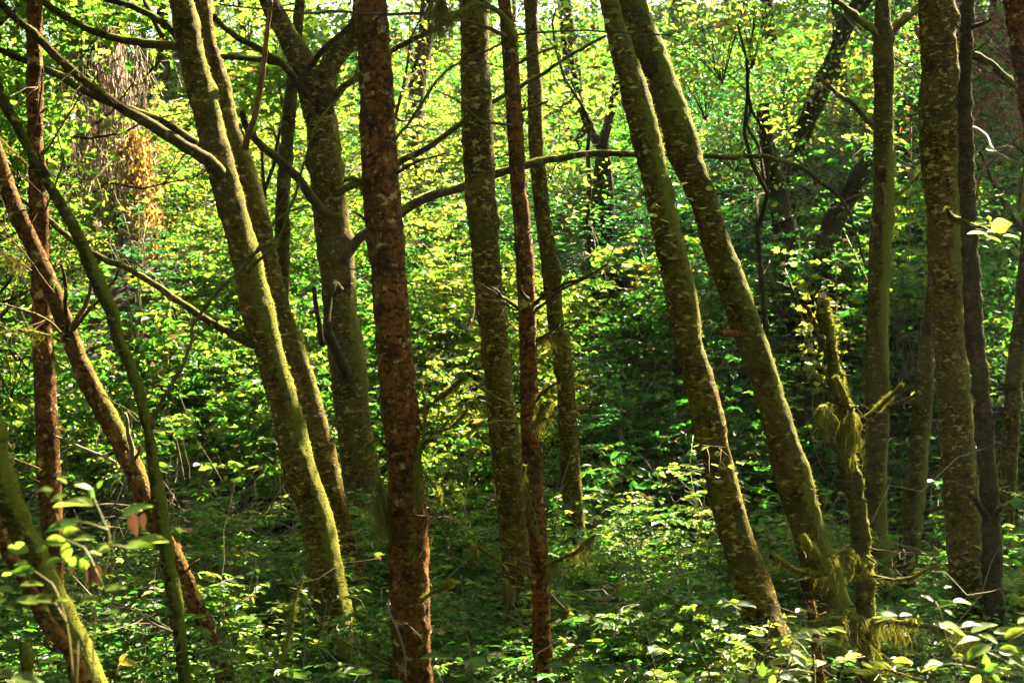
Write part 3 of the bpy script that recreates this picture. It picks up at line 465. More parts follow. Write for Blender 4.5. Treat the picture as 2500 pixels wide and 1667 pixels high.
branch(t10, [(5, 945, 860), (5, 890, 700), (5, 880, 590)], 14, 20, 8.3, 8.25, moss=.9, fz=500, hang=500, hl=.25)
branch(t9, [(5, 840, 330), (5, 800, 310), (5, 740, 275), (5, 690, 240), (5, 655, 222)], 14, 12, 10, 9.6, moss=.8, fz=700, hang=120, hl=.08)
branch(t9, [(5, 850, 395), (5, 800, 388), (5, 760, 390), (5, 715, 405)], 14, 9, 10, 9.7, moss=.8, fz=500, hang=350, hl=.1)
branch(t9, [(5, 850, 1230), (5, 820, 1120), (5, 790, 1110)], 16, 18, 10, 9.7, moss=.9, fz=400, hang=600, hl=.32, hx=(.4, 1))
branch(t8, [(5, 410, 350), (5, 450, 330), (5, 500, 285), (5, 560, 235), (5, 615, 185)], 14, 24, 8, 7.6, moss=.8, fz=1800, hang=350, hl=.09, hx=(.45, 1), label='short dead branch with thick yellow-green moss at its tip')
branch(t8, [(5, 410, 460), (5, 470, 445), (5, 530, 425), (5, 600, 370), (5, 640, 320)], 12, 13, 8, 7.7, moss=.6, fz=700, hang=300, hl=.1, hx=(.2, 1), mat=M_TWIG, side=4)
branch(t8, [(5, 400, 560), (5, 430, 410), (5, 432, 300), (5, 425, 215)], 18, 8, 7.95, 7.9, moss=.6, fz=500, mat=M_TWIG)
branch(t8, [(5, 410, 540), (5, 440, 480), (5, 490, 470)], 12, 20, 7.9, 7.8, moss=.9, fz=400, hang=700, hl=.24)
branch(t8, [(5, 420, 610), (5, 460, 650), (5, 495, 700), (5, 505, 745)], 12, 16, 7.9, 7.7, moss=.9, fz=600, hang=80, hl=.06)
branch(t8, [(5, 430, 700), (5, 480, 800), (5, 530, 820), (5, 570, 840), (5, 640, 900)], 8, 5, 7.9, 7.6, moss=.4, side=8, mat=M_TWIG)
branch(t8, [(5, 440, 1180), (5, 480, 1160), (5, 520, 1135), (5, 555, 1110)], 18, 18, 7.95, 7.7, moss=.9, fz=1200, hang=150, hl=.06, mat=M_MOSS)
branch(t8, [(5, 410, 780), (5, 405, 700), (5, 400, 600), (5, 415, 480)], 14, 20, 7.88, 7.85, moss=.9, fz=500, hang=450, hl=.3)
branch(t8, [(5, 385, 905), (5, 378, 960), (5, 376, 1005)], 22, 12, 7.83, 7.8, moss=1, fz=900, mat=M_MOSS)
branch(t8, [(5, 275, 1190), (5, 280, 1260), (5, 320, 1340), (5, 350, 1440), (5, 360, 1560)], 12, 7, 7.86, 7.84, moss=.05, mat=M_VINE, name='root_vine')
branch(t8, [(5, 300, 1490), (5, 220, 1455), (5, 120, 1410), (5, 60, 1380), (5, 20, 1352)], 14, 16, 7.9, 7.3, moss=.7, fz=900, hang=700, hl=.16)
branch(t8, [(5, 262, 505), (5, 220, 470), (5, 160, 520)], 10, 8, 8, 7.8, moss=.8, fz=300, hang=420, hl=.26)
branch(t8, [(5, 262, 800), (5, 245, 740), (5, 240, 640)], 10, 10, 8, 7.9, moss=.8, fz=300, hang=600, hl=.4)
branch(t8, [(2, 175, 820), (2, 120, 800), (2, 75, 805)], 12, 16, 8, 7.8, moss=.9, fz=500, hang=600, hl=.2)
branch(t8, [(2, 190, 995), (2, 140, 970), (2, 110, 960)], 12, 8, 8, 7.8, moss=.6, fz=200, hang=150, hl=.1)
branch(t8, [(2, 150, 260), (2, 120, 330), (2, 115, 400)], 8, 8, 8, 7.9, moss=.8, hang=250, hl=.15)
branch(t8, [(2, 200, 1200), (2, 100, 1205), (2, 60, 1200)], 7, 4, 8, 7.8, moss=.2, mat=M_TWIG, side=4)
branch(t18, [(3, 905, 190), (3, 890, 150), (3, 810, 80), (3, 760, 30), (3, 700, -10)], 40, 26, 12, 11.7, moss=.7, fz=500)
branch(t18, [(3, 955, 190), (3, 985, 130), (3, 1040, 70), (3, 1100, 10), (3, 1150, -60)], 40, 32, 12, 12.3, moss=.8, fz=600)
branch(t18, [(3, 900, 580), (3, 870, 545), (3, 800, 470), (3, 740, 430), (3, 690, 390), (3, 650, 355)], 22, 18, 12, 11.3, moss=.2, mat=M_BRANCH, side=2)
branch(t18, [(3, 935, 910), (3, 928, 860), (3, 925, 828)], 34, 24, 11.85, 11.75, moss=.7, fz=300)
branch(t18, [(3, 965, 930), (3, 1010, 870), (3, 1060, 820), (3, 1110, 770)], 20, 12, 12, 12, moss=.7, fz=300)
branch(t18, [(6, 930, 310), (6, 990, 320), (6, 1050, 285), (6, 1100, 262)], 22, 18, 12, 11.8, moss=.7, fz=500)
branch(t13, [(3, 290, 1512), (3, 240, 1505), (3, 200, 1500)], 34, 26, 9.75, 9.6, moss=.2, mat=M_RED)
branch(t13, [(6, 640, 1010), (6, 600, 960), (6, 575, 920)], 46, 40, 9.8, 9.2, moss=1, fz=1800, mat=M_MOSS, hang=150, hl=.06)
branch(t20, [(3, 1290, 1010), (3, 1260, 990), (3, 1235, 965), (3, 1222, 945)], 30, 24, 10.2, 9.9, moss=.5, mat=M_DARK, fz=200)
branch(t20, [(3, 1260, 985), (3, 1330, 1015), (3, 1400, 1025), (3, 1480, 1060)], 22, 8, 9.9, 9.3, moss=.6, fz=300, side=3)
branch(t21, [(3, 1325, 240), (3, 1380, 270), (3, 1440, 310), (3, 1530, 385), (3, 1600, 450)], 40, 30, 9.9, 9.6, moss=.6, fz=600)
branch(t21, [(3, 1330, 240), (3, 1370, 220), (3, 1400, 190), (3, 1420, 170)], 10, 6, 9.8, 9.5, moss=.2, mat=M_DARK, side=3)
branch(t21, [(3, 1335, 130), (3, 1380, 110), (3, 1415, 85)], 24, 10, 9.8, 9.5, moss=.3, mat=M_DARK, side=3)
branch(t21, [(3, 1340, 585), (3, 1390, 610), (3, 1430, 665), (3, 1500, 710), (3, 1570, 745)], 20, 9, 9.7, 9, moss=0, mat=M_VINE)
branch(t21, [(3, 1350, 900), (3, 1380, 800), (3, 1480, 680), (3, 1568, 600), (3, 1640, 560)], 10, 12, 9.7, 9.2, moss=.9, fz=500, mat=M_TWIG)
branch(t21, [(6, 1410, 830), (6, 1370, 770), (6, 1345, 735), (6, 1322, 725)], 34, 20, 9.6, 9.3, moss=.3, mat=M_DARK)
branch(t21, [(6, 1450, 790), (6, 1462, 778), (6, 1470, 765)], 26, 20, 9.7, 9.6, moss=.9, fz=300)
branch(t22, [(3, 1590, 690), (3, 1565, 760), (3, 1550, 860), (3, 1540, 960)], 18, 10, 8.8, 8.5, moss=.4, hang=700, hl=.14)
branch(t24, [(6, 745, 330), (6, 700, 325), (6, 660, 325), (6, 632, 345)], 22, 18, 8, 7.7, moss=1, fz=1200, hang=1100, hl=.32, hx=(.1, 1))
branch(t24, [(6, 800, 430), (6, 840, 395), (6, 890, 350), (6, 930, 305), (6, 970, 270), (6, 1020, 222)], 40, 12, 8, 7.6, moss=.9, fz=1800, hang=300, hl=.08, hx=(0, .7))
branch(t24, [(6, 770, 320), (6, 800, 325), (6, 830, 320)], 10, 6, 7.9, 7.6, moss=.3, mat=M_TWIG, side=3)
branch(t24, [(3, 655, 1510), (3, 620, 1440), (3, 585, 1375)], 24, 18, 8, 7.8, moss=.3, mat=M_RED)
branch(t24, [(6, 690, 30), (6, 665, 50), (6, 655, 10)], 26, 34, 8, 7.9, moss=1, fz=500, hang=150, hl=.08)
branch(t24, [(6, 830, 1085), (6, 760, 1078), (6, 680, 1080), (6, 600, 1072), (6, 540, 1055), (6, 480, 1020), (6, 428, 990)], 20, 26, 7.9, 7.4, moss=1, fz=2600, hang=1300, hl=.17, side=4, label='drooping mossy side branch pointing left')
branch(t24, [(6, 870, 1085), (6, 940, 1095), (6, 1000, 1105), (6, 1060, 1095), (6, 1110, 1065), (6, 1168, 1038)], 20, 10, 7.9, 7.6, moss=.7, fz=900, hang=160, hl=.07, side=8)
branch(t24, [(6, 840, 1010), (6, 780, 975), (6, 720, 985), (6, 690, 1010)], 26, 16, 7.9, 7.6, moss=1, fz=1600, hang=900, hl=.2)
branch(t24, [(6, 860, 1000), (6, 900, 1030), (6, 880, 1040)], 18, 14, 7.9, 7.7, moss=1, fz=500)
branch(t24, [(6, 860, 960), (6, 940, 970), (6, 1010, 980), (6, 1090, 985), (6, 1180, 985)], 9, 5, 7.9, 7.4, moss=.2, side=12, mat=M_TWIG)
branch(t24, [(6, 1000, 1000), (6, 1010, 940), (6, 1040, 890), (6, 1100, 885), (6, 1140, 870)], 6, 3, 7.7, 7.5, moss=.1, mat=M_TWIG)
branch(t24, [(6, 850, 1285), (6, 780, 1272), (6, 700, 1275), (6, 600, 1292)], 22, 18, 7.9, 7.5, moss=1, fz=1700, hang=1400, hl=.22)
branch(t24, [(6, 880, 1290), (6, 940, 1290), (6, 1020, 1292), (6, 1100, 1300), (6, 1180, 1315), (6, 1260, 1330), (6, 1345, 1345)], 26, 14, 7.9, 7.1, moss=1, fz=2200, hang=2200, hl=.2, label='long low branch with a curtain of hanging moss pointing right')
branch(t24, [(6, 860, 1390), (6, 800, 1345), (6, 740, 1350), (6, 700, 1365)], 16, 14, 7.9, 7.6, moss=1, fz=700, hang=1800, hl=.3)
branch(t24, [(6, 790, 1440), (6, 750, 1450), (6, 700, 1430), (6, 660, 1425)], 12, 8, 7.9, 7.6, moss=.9, fz=700, hang=150, hl=.08, side=4)
branch(t24, [(6, 760, 300), (6, 740, 240), (6, 720, 200)], 34, 16, 7.9, 7.85, moss=1, fz=900)
branch(t24, [(6, 800, 420), (6, 790, 380), (6, 800, 330)], 20, 14, 7.85, 7.8, moss=1, fz=600, hang=500, hl=.3)
branch(t24, [(6, 870, 1400), (6, 900, 1500), (6, 1000, 1530), (6, 1110, 1560)], 16, 10, 7.8, 7.3, moss=.8, fz=700, hang=200, hl=.08, side=4)
branch(t19, [(6, 1110, 810), (6, 1160, 790), (6, 1215, 770)], 18, 14, 12.8, 12.6, moss=.8, fz=300)
branch(t19, [(6, 1060, 1260), (6, 1120, 1230), (6, 1200, 1190), (6, 1240, 1150)], 26, 20, 12.8, 12.6, moss=.8, fz=400)
branch(t5, [(1, 1108, 660), (1, 1120, 610), (1, 1145, 510), (1, 1165, 400), (1, 1190, 220), (1, 1200, 90), (1, 1215, 0)], 32, 20, 10.6, 10.2, moss=.15, mat=M_TWIG, side=4)
branch(t3, [(4, 680, 430), (4, 690, 370), (4, 740, 260), (4, 820, 130), (4, 865, 20), (1, 870, 1480), (1, 960, 1350), (1, 1070, 1225), (1, 1210, 1040), (1, 1290, 970), (1, 1390, 930)], 20, 9, 7.3, 7.2, moss=.2, mat=M_TWIG, side=8, hang=0)
branch(t3, [(1, 1050, 1180), (1, 1120, 1160), (1, 1180, 1110), (1, 1240, 1100)], 8, 12, 7.2, 7.1, moss=.9, fz=400, hang=500, hl=.12, hx=(.1, .9))
branch(t3, [(1, 1110, 1240), (1, 1240, 1110), (1, 1300, 960), (1, 1340, 850), (1, 1400, 640), (1, 1450, 520), (1, 1570, 390)], 14, 9, 7.25, 7.4, moss=.8, mat=M_BRANCH, side=8, fz=900)
branch(t2, [(1, 320, 1480), (1, 370, 1380), (1, 410, 1290), (1, 435, 1160)], 24, 12, 8.5, 8.2, moss=.1, mat=M_TWIG)
branch(t2, [(1, 330, 1490), (1, 400, 1400), (1, 470, 1330), (1, 545, 1200)], 18, 10, 8.5, 8.1, moss=.1, mat=M_RED)
branch(t2, [(1, 310, 1520), (1, 300, 1400), (1, 285, 1260), (1, 270, 1180)], 26, 12, 8.4, 8.2, moss=.4, mat=M_DARK, hang=100, hl=.1)
branch(t2, [(1, 270, 1500), (1, 200, 1440), (1, 100, 1400), (1, 0, 1370), (1, -60, 1360)], 14, 8, 8.4, 8, moss=.4, mat=M_TWIG, side=10)
branch(t2, [(1, 260, 1530), (1, 150, 1500), (1, 60, 1490), (1, -40, 1500)], 12, 8, 8.4, 8, moss=.7, fz=500, side=8, hang=500, hl=.12)
branch(t2, [(1, 240, 1310), (1, 150, 1180), (1, 50, 1080), (1, 0, 1000)], 10, 5, 8.4, 8, moss=.2, mat=M_TWIG, side=8)
branch(t2, [(4, 590, 570), (4, 595, 500), (4, 575, 430), (4, 560, 350)], 26, 14, 8.4, 8.2, moss=.3, mat=M_VINE)
branch(t2, [(4, 510, 570), (4, 440, 535), (4, 350, 500), (4, 250, 455)], 16, 10, 8.4, 9, moss=.1, mat=M_VINE, side=3)
branch(t2, [(4, 600, 560), (4, 620, 520), (4, 630, 490)], 18, 8, 8.4, 8.3, moss=.1, mat=M_RED)
branch(t2, [(4, 440, 270), (4, 540, 320), (4, 650, 390)], 6, 4, 8.5, 8.2, moss=.3, mat=M_TWIG, side=4)
branch(t3, [(4, 780, 1335), (4, 700, 1300), (4, 620, 1255), (4, 510, 1215)], 14, 8, 7.3, 7, moss=.4, mat=M_VINE, side=6)
branch(t3, [(4, 870, 1380), (4, 910, 1400)], 10, 6, 7.3, 7, moss=.3, mat=M_TWIG)
branch(t3, [(4, 690, 1260), (4, 650, 1280), (4, 560, 1280), (4, 490, 1282)], 9, 5, 7.2, 6.9, moss=.2, mat=M_VINE, side=3)
branch(t3, [(4, 735, 1110), (4, 720, 1080), (4, 680, 1000), (4, 640, 960)], 8, 5, 7.3, 7.1, moss=.3, mat=M_TWIG, side=4)
branch(t1, [(1, 130, 640), (1, 170, 520), (1, 190, 400), (1, 200, 300)], 12, 7, 9, 8.8, moss=.3, mat=M_TWIG, side=3)
branch(t1, [(1, 150, 1080), (1, 200, 960), (1, 260, 790), (1, 280, 700), (1, 250, 600)], 12, 7, 9, 8.6, moss=.3, mat=M_TWIG, side=5)
branch(t1, [(1, 190, 700), (1, 260, 600), (1, 350, 450), (1, 450, 330)], 11, 4, 9.1, 8.6, moss=.5, mat=M_TWIG, side=8)
branch(t1, [(1, 190, 770), (1, 300, 830), (1, 450, 800)], 9, 4, 9.1, 8.6, moss=.6, mat=M_TWIG, side=8)
branch(t1, [(1, 120, 740), (1, 60, 680), (1, 0, 620)], 14, 8, 9.2, 9, moss=.6, mat=M_TWIG, side=4, hang=200, hl=.2)
branch(t1, [(1, 60, 480), (1, 160, 390), (1, 60, 490)], 5, 4, 9, 8.8, moss=.1, mat=M_VINE)
branch(t1, [(1, 150, 1220), (1, 60, 1150), (1, -30, 1140)], 10, 6, 9.1, 9, moss=.6, side=8, hang=500, hl=.2, mat=M_TWIG)
branch(t1, [(4, 170, 600), (4, 100, 570), (4, 0, 530)], 12, 8, 9.1, 9, moss=.5, side=6, hang=300, hl=.12, mat=M_TWIG)
branch(t1, [(4, 175, 660), (4, 120, 630), (4, 40, 600)], 10, 6, 9.1, 9, moss=.2, side=4, mat=M_RED)
branch(t6, [(1, 1300, 860), (1, 1210, 1000), (1, 1120, 1150)], 6, 5, 15, 14.6, moss=.2, mat=M_TWIG)
# low mossy snapped twig lying across by the leaning pair
e = t5
branch(t5, [(4, 1450, 1138), (4, 1400, 1135), (4, 1250, 1130), (4, 1140, 1128)], 12, 16, 10.9, 10.3, moss=.9, fz=900)
branch(t12, [(6, 60, 480), (6, 150, 495), (6, 260, 505)], 5, 4, 8.8, 8.4, moss=0, mat=M_VINE, side=3)

# torn wood at the snag's broken top
mb = MB(); p0 = W(3, 660, 1345, 8); r0 = wpx(46, 8) / 2
for k in range(14):
    a = rng.uniform(0, 6.28); q = p0 + np.array([math.cos(a), math.sin(a), 0]) * r0 * rng.uniform(.3, .95)
    tube(mb, np.array([q - [0, 0, .03], q + [rng.normal() * .004, 0, .01], q + [rng.normal() * .008, 0, rng.uniform(.02, .05)]]), [.009, .007, .001], 5)
mb.build('torn_wood', M_CUT, t24['e'], t24['base'])

# lone leaning dead stem, bottom
d = thing('leaning_dead_twig', [*W(4, 1230, 1568, 7.6)[:2], 0], 'thin dead mossy stem leaning right at bottom, between red leaning trunk and biggest red conifer', 'stem')
branch(dict(e=d, base=np.array(d.location)), [(4, 1200, 1900), (4, 1225, 1568), (4, 1290, 1380), (4, 1325, 1200), (4, 1365, 1090)], 34, 12, 7.6, 7.9, moss=.5, fz=700, mat=M_TWIG, name='stem', side=3, hang=200, hl=.1)

# ------------------------------------------------------------------ dark old trunks on the bank behind the grove
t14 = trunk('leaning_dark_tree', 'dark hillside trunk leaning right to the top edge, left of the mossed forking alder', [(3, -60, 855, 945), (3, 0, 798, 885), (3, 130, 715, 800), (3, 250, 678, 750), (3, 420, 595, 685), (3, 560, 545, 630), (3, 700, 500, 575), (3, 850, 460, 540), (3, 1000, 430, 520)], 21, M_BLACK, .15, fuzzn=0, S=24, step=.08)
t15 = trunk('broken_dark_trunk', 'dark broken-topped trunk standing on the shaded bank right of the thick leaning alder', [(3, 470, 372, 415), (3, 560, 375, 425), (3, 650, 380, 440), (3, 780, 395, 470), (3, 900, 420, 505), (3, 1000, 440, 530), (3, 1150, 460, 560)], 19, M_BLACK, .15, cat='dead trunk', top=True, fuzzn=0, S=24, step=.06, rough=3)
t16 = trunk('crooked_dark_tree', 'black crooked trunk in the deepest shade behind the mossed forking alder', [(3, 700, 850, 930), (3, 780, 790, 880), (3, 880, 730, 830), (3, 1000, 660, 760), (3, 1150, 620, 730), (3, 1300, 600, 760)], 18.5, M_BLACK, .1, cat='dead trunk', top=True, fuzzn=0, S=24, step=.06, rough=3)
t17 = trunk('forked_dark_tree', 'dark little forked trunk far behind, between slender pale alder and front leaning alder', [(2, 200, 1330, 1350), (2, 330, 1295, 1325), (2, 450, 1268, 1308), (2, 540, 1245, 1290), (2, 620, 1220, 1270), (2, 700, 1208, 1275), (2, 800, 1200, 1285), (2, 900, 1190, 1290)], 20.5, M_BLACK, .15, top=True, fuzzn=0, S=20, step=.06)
branch(t17, [(2, 1230, 660), (2, 1190, 600), (2, 1150, 500), (2, 1120, 400), (2, 1100, 260), (2, 1060, 160)], 50, 16, 20.5, 20.5, mat=M_BLACK, moss=.2)

# ------------------------------------------------------------------ plants: templates of sprays on stems
def leaf_cloud(C, rad, n, L, r=rng, flat=.6, tilt=.55):
    """leaves on little twigs round cluster middles C"""
    m = len(C); P = np.repeat(C, n, 0) + r.normal(size=(m * n, 3)) * rad * np.array([1, 1, flat]) * .55
    Dr = unit(r.normal(size=(m * n, 3)) * np.array([1, 1, .45]) + np.array([0, 0, -.25])); N = upn(m * n, tilt, r); Ls = L * r.uniform(.55, 1.25, m * n); return P, Dr, N, Ls
def shrub_tpl(h, rad, nst, nsp, sl, leafL, r, pairs=3, wr=.5, lay=.25):
    P = []; Dv = []; N = []; L = []; st = []
    for i in range(nst):
        az = r.uniform(0, 6.28); hh = h * r.uniform(.6, 1.05); rr = rad * r.uniform(.3, 1); t = np.linspace(0, 1, 6)
        c = np.stack([np.cos(az) * rr * t ** 1.5 + .02 * r.normal(), np.sin(az) * rr * t ** 1.5 + .02 * r.normal(), hh * t * (1.08 - .08 * t)], -1) + np.cumsum(r.normal(size=(6, 3)) * .018 * h, 0) * (t[:, None] > 0)
        st.append((c, .0045 * (.6 + h * .5)))
        for k in range(nsp):
            tt = r.uniform(.3, 1); f = tt * 5; a = int(min(f, 4)); o = c[a] + (c[a + 1] - c[a]) * (f - a); za = r.uniform(0, 6.28); d = np.array([math.cos(za), math.sin(za), r.uniform(-.05, .35)])
            s_ = sl * r.uniform(.6, 1.2); sdv = np.array([-math.sin(za), math.cos(za), 0]); st.append((np.array([o, o + d * s_ * .5 + [0, 0, .01], o + d * s_ - [0, 0, .05 * s_]]), .002))
            n0 = unit(np.array([0, 0, 1.]) + r.normal(size=3) * lay); lj = .22 + lay * .4
            for j in range(pairs):
                u = .35 + .6 * j / pairs; q = o + d * s_ * u - np.array([0, 0, .06 * s_ * u * u])
                for sg in (-1, 1):
                    P.append(q); Dv.append(unit(d * .75 + sdv * sg * .9 + r.normal(size=3) * .12 - [0, 0, .15])); N.append(unit(n0 + r.normal(size=3) * lj)); L.append(leafL * r.uniform(.7, 1.15)); Dv[-1] = unit(Dv[-1] + r.normal(size=3) * lay * .45 * [.6, .6, 1])
            P.append(o + d * s_ - [0, 0, .05 * s_]); Dv.append(unit(d - [0, 0, .25])); N.append(unit(n0 + r.normal(size=3) * .2)); L.append(leafL * r.uniform(.9, 1.3))
    return dict(P=np.array(P), D=np.array(Dv), N=np.array(N), L=np.array(L), st=st, w=wr, h=h)
def rotz(v, c, s): return np.stack([v[..., 0] * c - v[..., 1] * s, v[..., 0] * s + v[..., 1] * c, v[..., 2]], -1)
class Mass:
    """collects many small plants into one leaf mesh + stems"""
    def __init__(s): s.mb = MB()
    def put(s, T, pos, sc_, ang, tpl, hue, odd=.02, stems=True, wr=None, m=0, ms=1, r=rng):
        c, q = math.cos(ang), math.sin(ang); P = rotz(T['P'], c, q) * sc_ + pos; n = len(P)
        h0 = r.uniform(hue[0], hue[1]); A = leafvar(n, (max(0, h0 - .17), min(.82, h0 + .17)), odd, r); L = T['L'] * (.6 + .4 * sc_)
        add_leaves(s.mb, P, rotz(T['D'], c, q), rotz(T['N'], c, q), L, L * (wr or T['w']), A, tpl, m)
        if stems:
            for cc, rr in T['st'][:stems if stems is not True else None]: tube(s.mb, rotz(cc, c, q) * sc_ + pos, np.linspace(rr, rr * .5, len(cc)), 3, (.2, 0, 0), ms, cap=False)
r2 = np.random.default_rng(21)
TPL = [shrub_tpl(r2.uniform(.6, 1.3), r2.uniform(.3, .5), r2.integers(3, 6), r2.integers(4, 6), .28, r2.uniform(.045, .10), r2, 3, .5, .45) for _ in range(8)]
TPB = [shrub_tpl(r2.uniform(1.5, 2.4), r2.uniform(.7, 1.0), r2.integers(5, 8), r2.integers(6, 9), .34, r2.uniform(.045, .14), r2, 3, .58, 1.0) for _ in range(8)]
TPS = [shrub_tpl(r2.uniform(1.4, 2.2), r2.uniform(.5, .8), 6, 10, .26, .04, r2, 5, .5, .5) for _ in range(4)]
TLOW = [shrub_tpl(.4, .3, 4, 4, .18, .055, r2, 2) for _ in range(4)]

def fit_top(Y):           # keep low plants close to the camera out of the way
    return 9
LW = [(340, 590, 8.8), (850, 1020, 8.3), (1160, 1310, 8.7), (1670, 1860, 9), (1890, 2020, 8.2), (2170, 2330, 9), (100, 240, 5.6)]
def low_win(x, y): u = x / y / .72 * 2352 + 1176; return any(a < u < b and y < yy for a, b, yy in LW)
# floor of the grove
U = Mass(); n = 0
for _ in range(1250):
    y = r2.uniform(4.2, 16) ; x = r2.uniform(-1, 1) * (.40 * y + 1.2)
    if r2.random() > (y / 13) ** 1.0: continue
    d = fbm(np.array([[x * .45, y * .45, 3.]]), 2, 77)[0]
    if d < -.25: continue
    if y < 8.8 and low_win(x, y) : continue
    T = TPL[r2.integers(8)]; lim = (CAMZ - .235 * y) + r2.uniform(-.15, .16); s_ = min(r2.uniform(.7, 1.15), max(lim, .3) / T['h']) if y < 8 else r2.uniform(.6, 1.15)
    if 7.6 < y < 11.5: s_ = min(s_, (.30 + .2 * (y - 7.6)) / T['h'] + r2.uniform(0, .12))
    lt_ = L_MAPLE if r2.random() < .16 else (L_OVATE if y < 8.5 else L_MID)
    U.put(T, [x, y, float(ground_z(x, y)) - .03], s_, r2.uniform(0, 6.28), lt_, (.2, .62), .035, wr=.8 if lt_ is L_MAPLE else r2.uniform(.34, .62))
for _ in range(1300):
    y = r2.uniform(8, 16); x = r2.uniform(-1, 1) * (.38 * y + 1); T = TLOW[r2.integers(4)]
    U.put(T, [x, y, float(ground_z(x, y)) - .03], r2.uniform(.8, 1.5), r2.uniform(0, 6.28), L_MID, (.15, .55), .02, stems=3)
tag(U.mb.build('undergrowth', [M_LEAF, M_STEM], flat=True), kind='stuff')
# hillside scrub
Hh = Mass()
for _ in range(3600):
    y = 14.8 + 27 * r2.random() ** 1.15; x = r2.uniform(-1, 1) * (.385 * y + 1.5)
    hol = abs(x - 3.8) < 3 and 14 < y < 17.5
    if hol and r2.random() < .45: continue
    d = fbm(np.array([[x * .3, y * .3, 9.]]), 3, 41)[0]; big = r2.random() < .55 - .4 * d
    if blocked(np.array([[x, y, float(ground_z(x, y)) + h_] for h_ in ((.6, 1.4, 2.2) if big else (.5, .9))])).any(): continue
    T = (TPB if big else TPL)[r2.integers(6)]; gl = d > .35 and x > -3
    if gl: T = TPS[r2.integers(4)]
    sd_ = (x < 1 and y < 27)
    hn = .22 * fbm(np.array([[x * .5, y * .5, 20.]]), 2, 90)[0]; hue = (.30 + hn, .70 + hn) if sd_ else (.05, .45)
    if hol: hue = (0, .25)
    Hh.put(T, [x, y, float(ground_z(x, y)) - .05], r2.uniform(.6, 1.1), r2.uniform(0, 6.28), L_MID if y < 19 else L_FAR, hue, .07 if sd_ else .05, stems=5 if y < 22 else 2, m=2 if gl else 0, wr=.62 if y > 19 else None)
tag(Hh.mb.build('hillside_scrub', [M_LEAF, M_STEM, M_GLOSSY], flat=True), kind='stuff')

# twig tangles
tw = MB()
def tangle(cx, cy, rx, ry, zh, n, ln=.8, rad=.005):
    for _ in range(n):
        x = cx + r2.normal() * rx * .5; y = cy + r2.normal() * ry * .5; z = float(ground_z(x, y)) + r2.random() * zh
        d = unit(r2.normal(size=3) * [1, 1, .8] + [0, 0, .5]); L = ln * r2.uniform(.4, 1.4); t = np.linspace(0, 1, 5)[:, None]
        c = np.array([x, y, z]) + d * L * t + np.cumsum(r2.normal(size=(5, 3)) * .06 * L, 0); R = rad * r2.uniform(.4, 1.3)
        tube(tw, c, np.linspace(R, R * .35, 5), 3, (0, 0, 0), 0, cap=False)
tangle(-3.2, 13.6, 3, 2, 1.0, 500); tangle(3.8, 15.8, 4.5, 2, 1.6, 450, 1.1); tangle(0, 14, 12, 6, 1.2, 500); tangle(-7, 22, 5, 3, 2.5, 250, 1.5, .009); tangle(4, 21, 9, 5, 3, 500, 1.6, .008)
tangle(0, 9, 7, 5, .7, 350, .6, .004)
tag(tw.build('dead_twigs', M_VINE, flat=True), kind='stuff')

# ------------------------------------------------------------------ shrubs that stand out, each its own thing
def shrub(name, label, x, y, tpl, s_, hue, odd=.0, mat=None, lt=L_OVATE, cat='shrub', group='shrubs of the understorey', z=None, wr=None, stemmat=None):
    base = np.array([x, y, float(ground_z(x, y)) if z is None else z]); e = thing(name, base, label, cat, group); M = Mass()
    M.put(tpl, base, s_, r2.uniform(0, 6.28), lt, hue, odd, stems=False, wr=wr, m=0); M.mb.build('leaves', mat or M_LEAF, e, base, flat=True)
    S_ = MB()
    for cc, rr in tpl['st']: tube(S_, cc * s_ + base, np.linspace(rr * 1.2, rr * .6, len(cc)), 4, (.2, 0, 0))
    S_.build('stem', stemmat or M_STEM, e, base); return e
def T_(h, rad, a, b_, sl, ll, pr=3, wr=.5, lay=.25, seed=1): return shrub_tpl(h, rad, a, b_, sl, ll, np.random.default_rng(seed), pr, wr, lay)
p = D(1350, 1050, 13); shrub('leafy_shrub', 'bright green layered shrub in a sun fleck right of the slender pale alder foot', 1.75, 13, T_(1.5, .6, 6, 8, .3, .075, 3, .5, .2, 3), 1, (.5, .68))
shrub('leafy_shrub', 'fresh green shrub glowing between the two stout leaning alders low down', 2.75, 12.7, T_(1.25, .55, 5, 8, .3, .075, 3, .5, .2, 4), 1, (.45, .62))
shrub('leafy_shrub', 'small bright shrub squeezed between the banded alder and the biggest red conifer', .0, 12.2, T_(1.1, .45, 5, 7, .28, .07, 3, .5, .2, 5), 1, (.4, .6))
shrub('leafy_shrub', 'pale-leaved sapling in sun between the mossed forking alder and the dim slim alder', 5.0, 13.6, T_(1.5, .5, 5, 8, .28, .07, 3, .5, .2, 6), 1, (.4, .7))
shrub('evergreen_shrub', 'blue-green glossy small-leaved shrub behind the moss-tipped dead branch of the biggest red conifer', .35, 14.6, T_(2.3, .6, 7, 11, .26, .05, 5, .42, .5, 7), 1, (0, .3), mat=M_GLOSSY)
shrub('evergreen_shrub', 'dark glossy shrub by the hanging-vine trunk foot, left edge side', -4.7, 18, T_(2.2, .8, 8, 12, .26, .06, 5, .45, .5, 8), 1, (0, .3), mat=M_GLOSSY)
shrub('yellowing_shrub', 'yellow-leaved shrub in front of the broken dark trunk', 3.75, 17.2, T_(2.4, .6, 7, 10, .28, .085, 2, .8, .6, 9), 1, (.5, .8), .12, lt=L_MAPLE)
shrub('yellowing_shrub', 'small shrub with golden leaves hanging below the forked dark trunk', 1.75, 18.6, T_(1.6, .5, 6, 8, .26, .08, 2, .8, .6, 10), 1, (.7, .93), .35, lt=L_MAPLE)
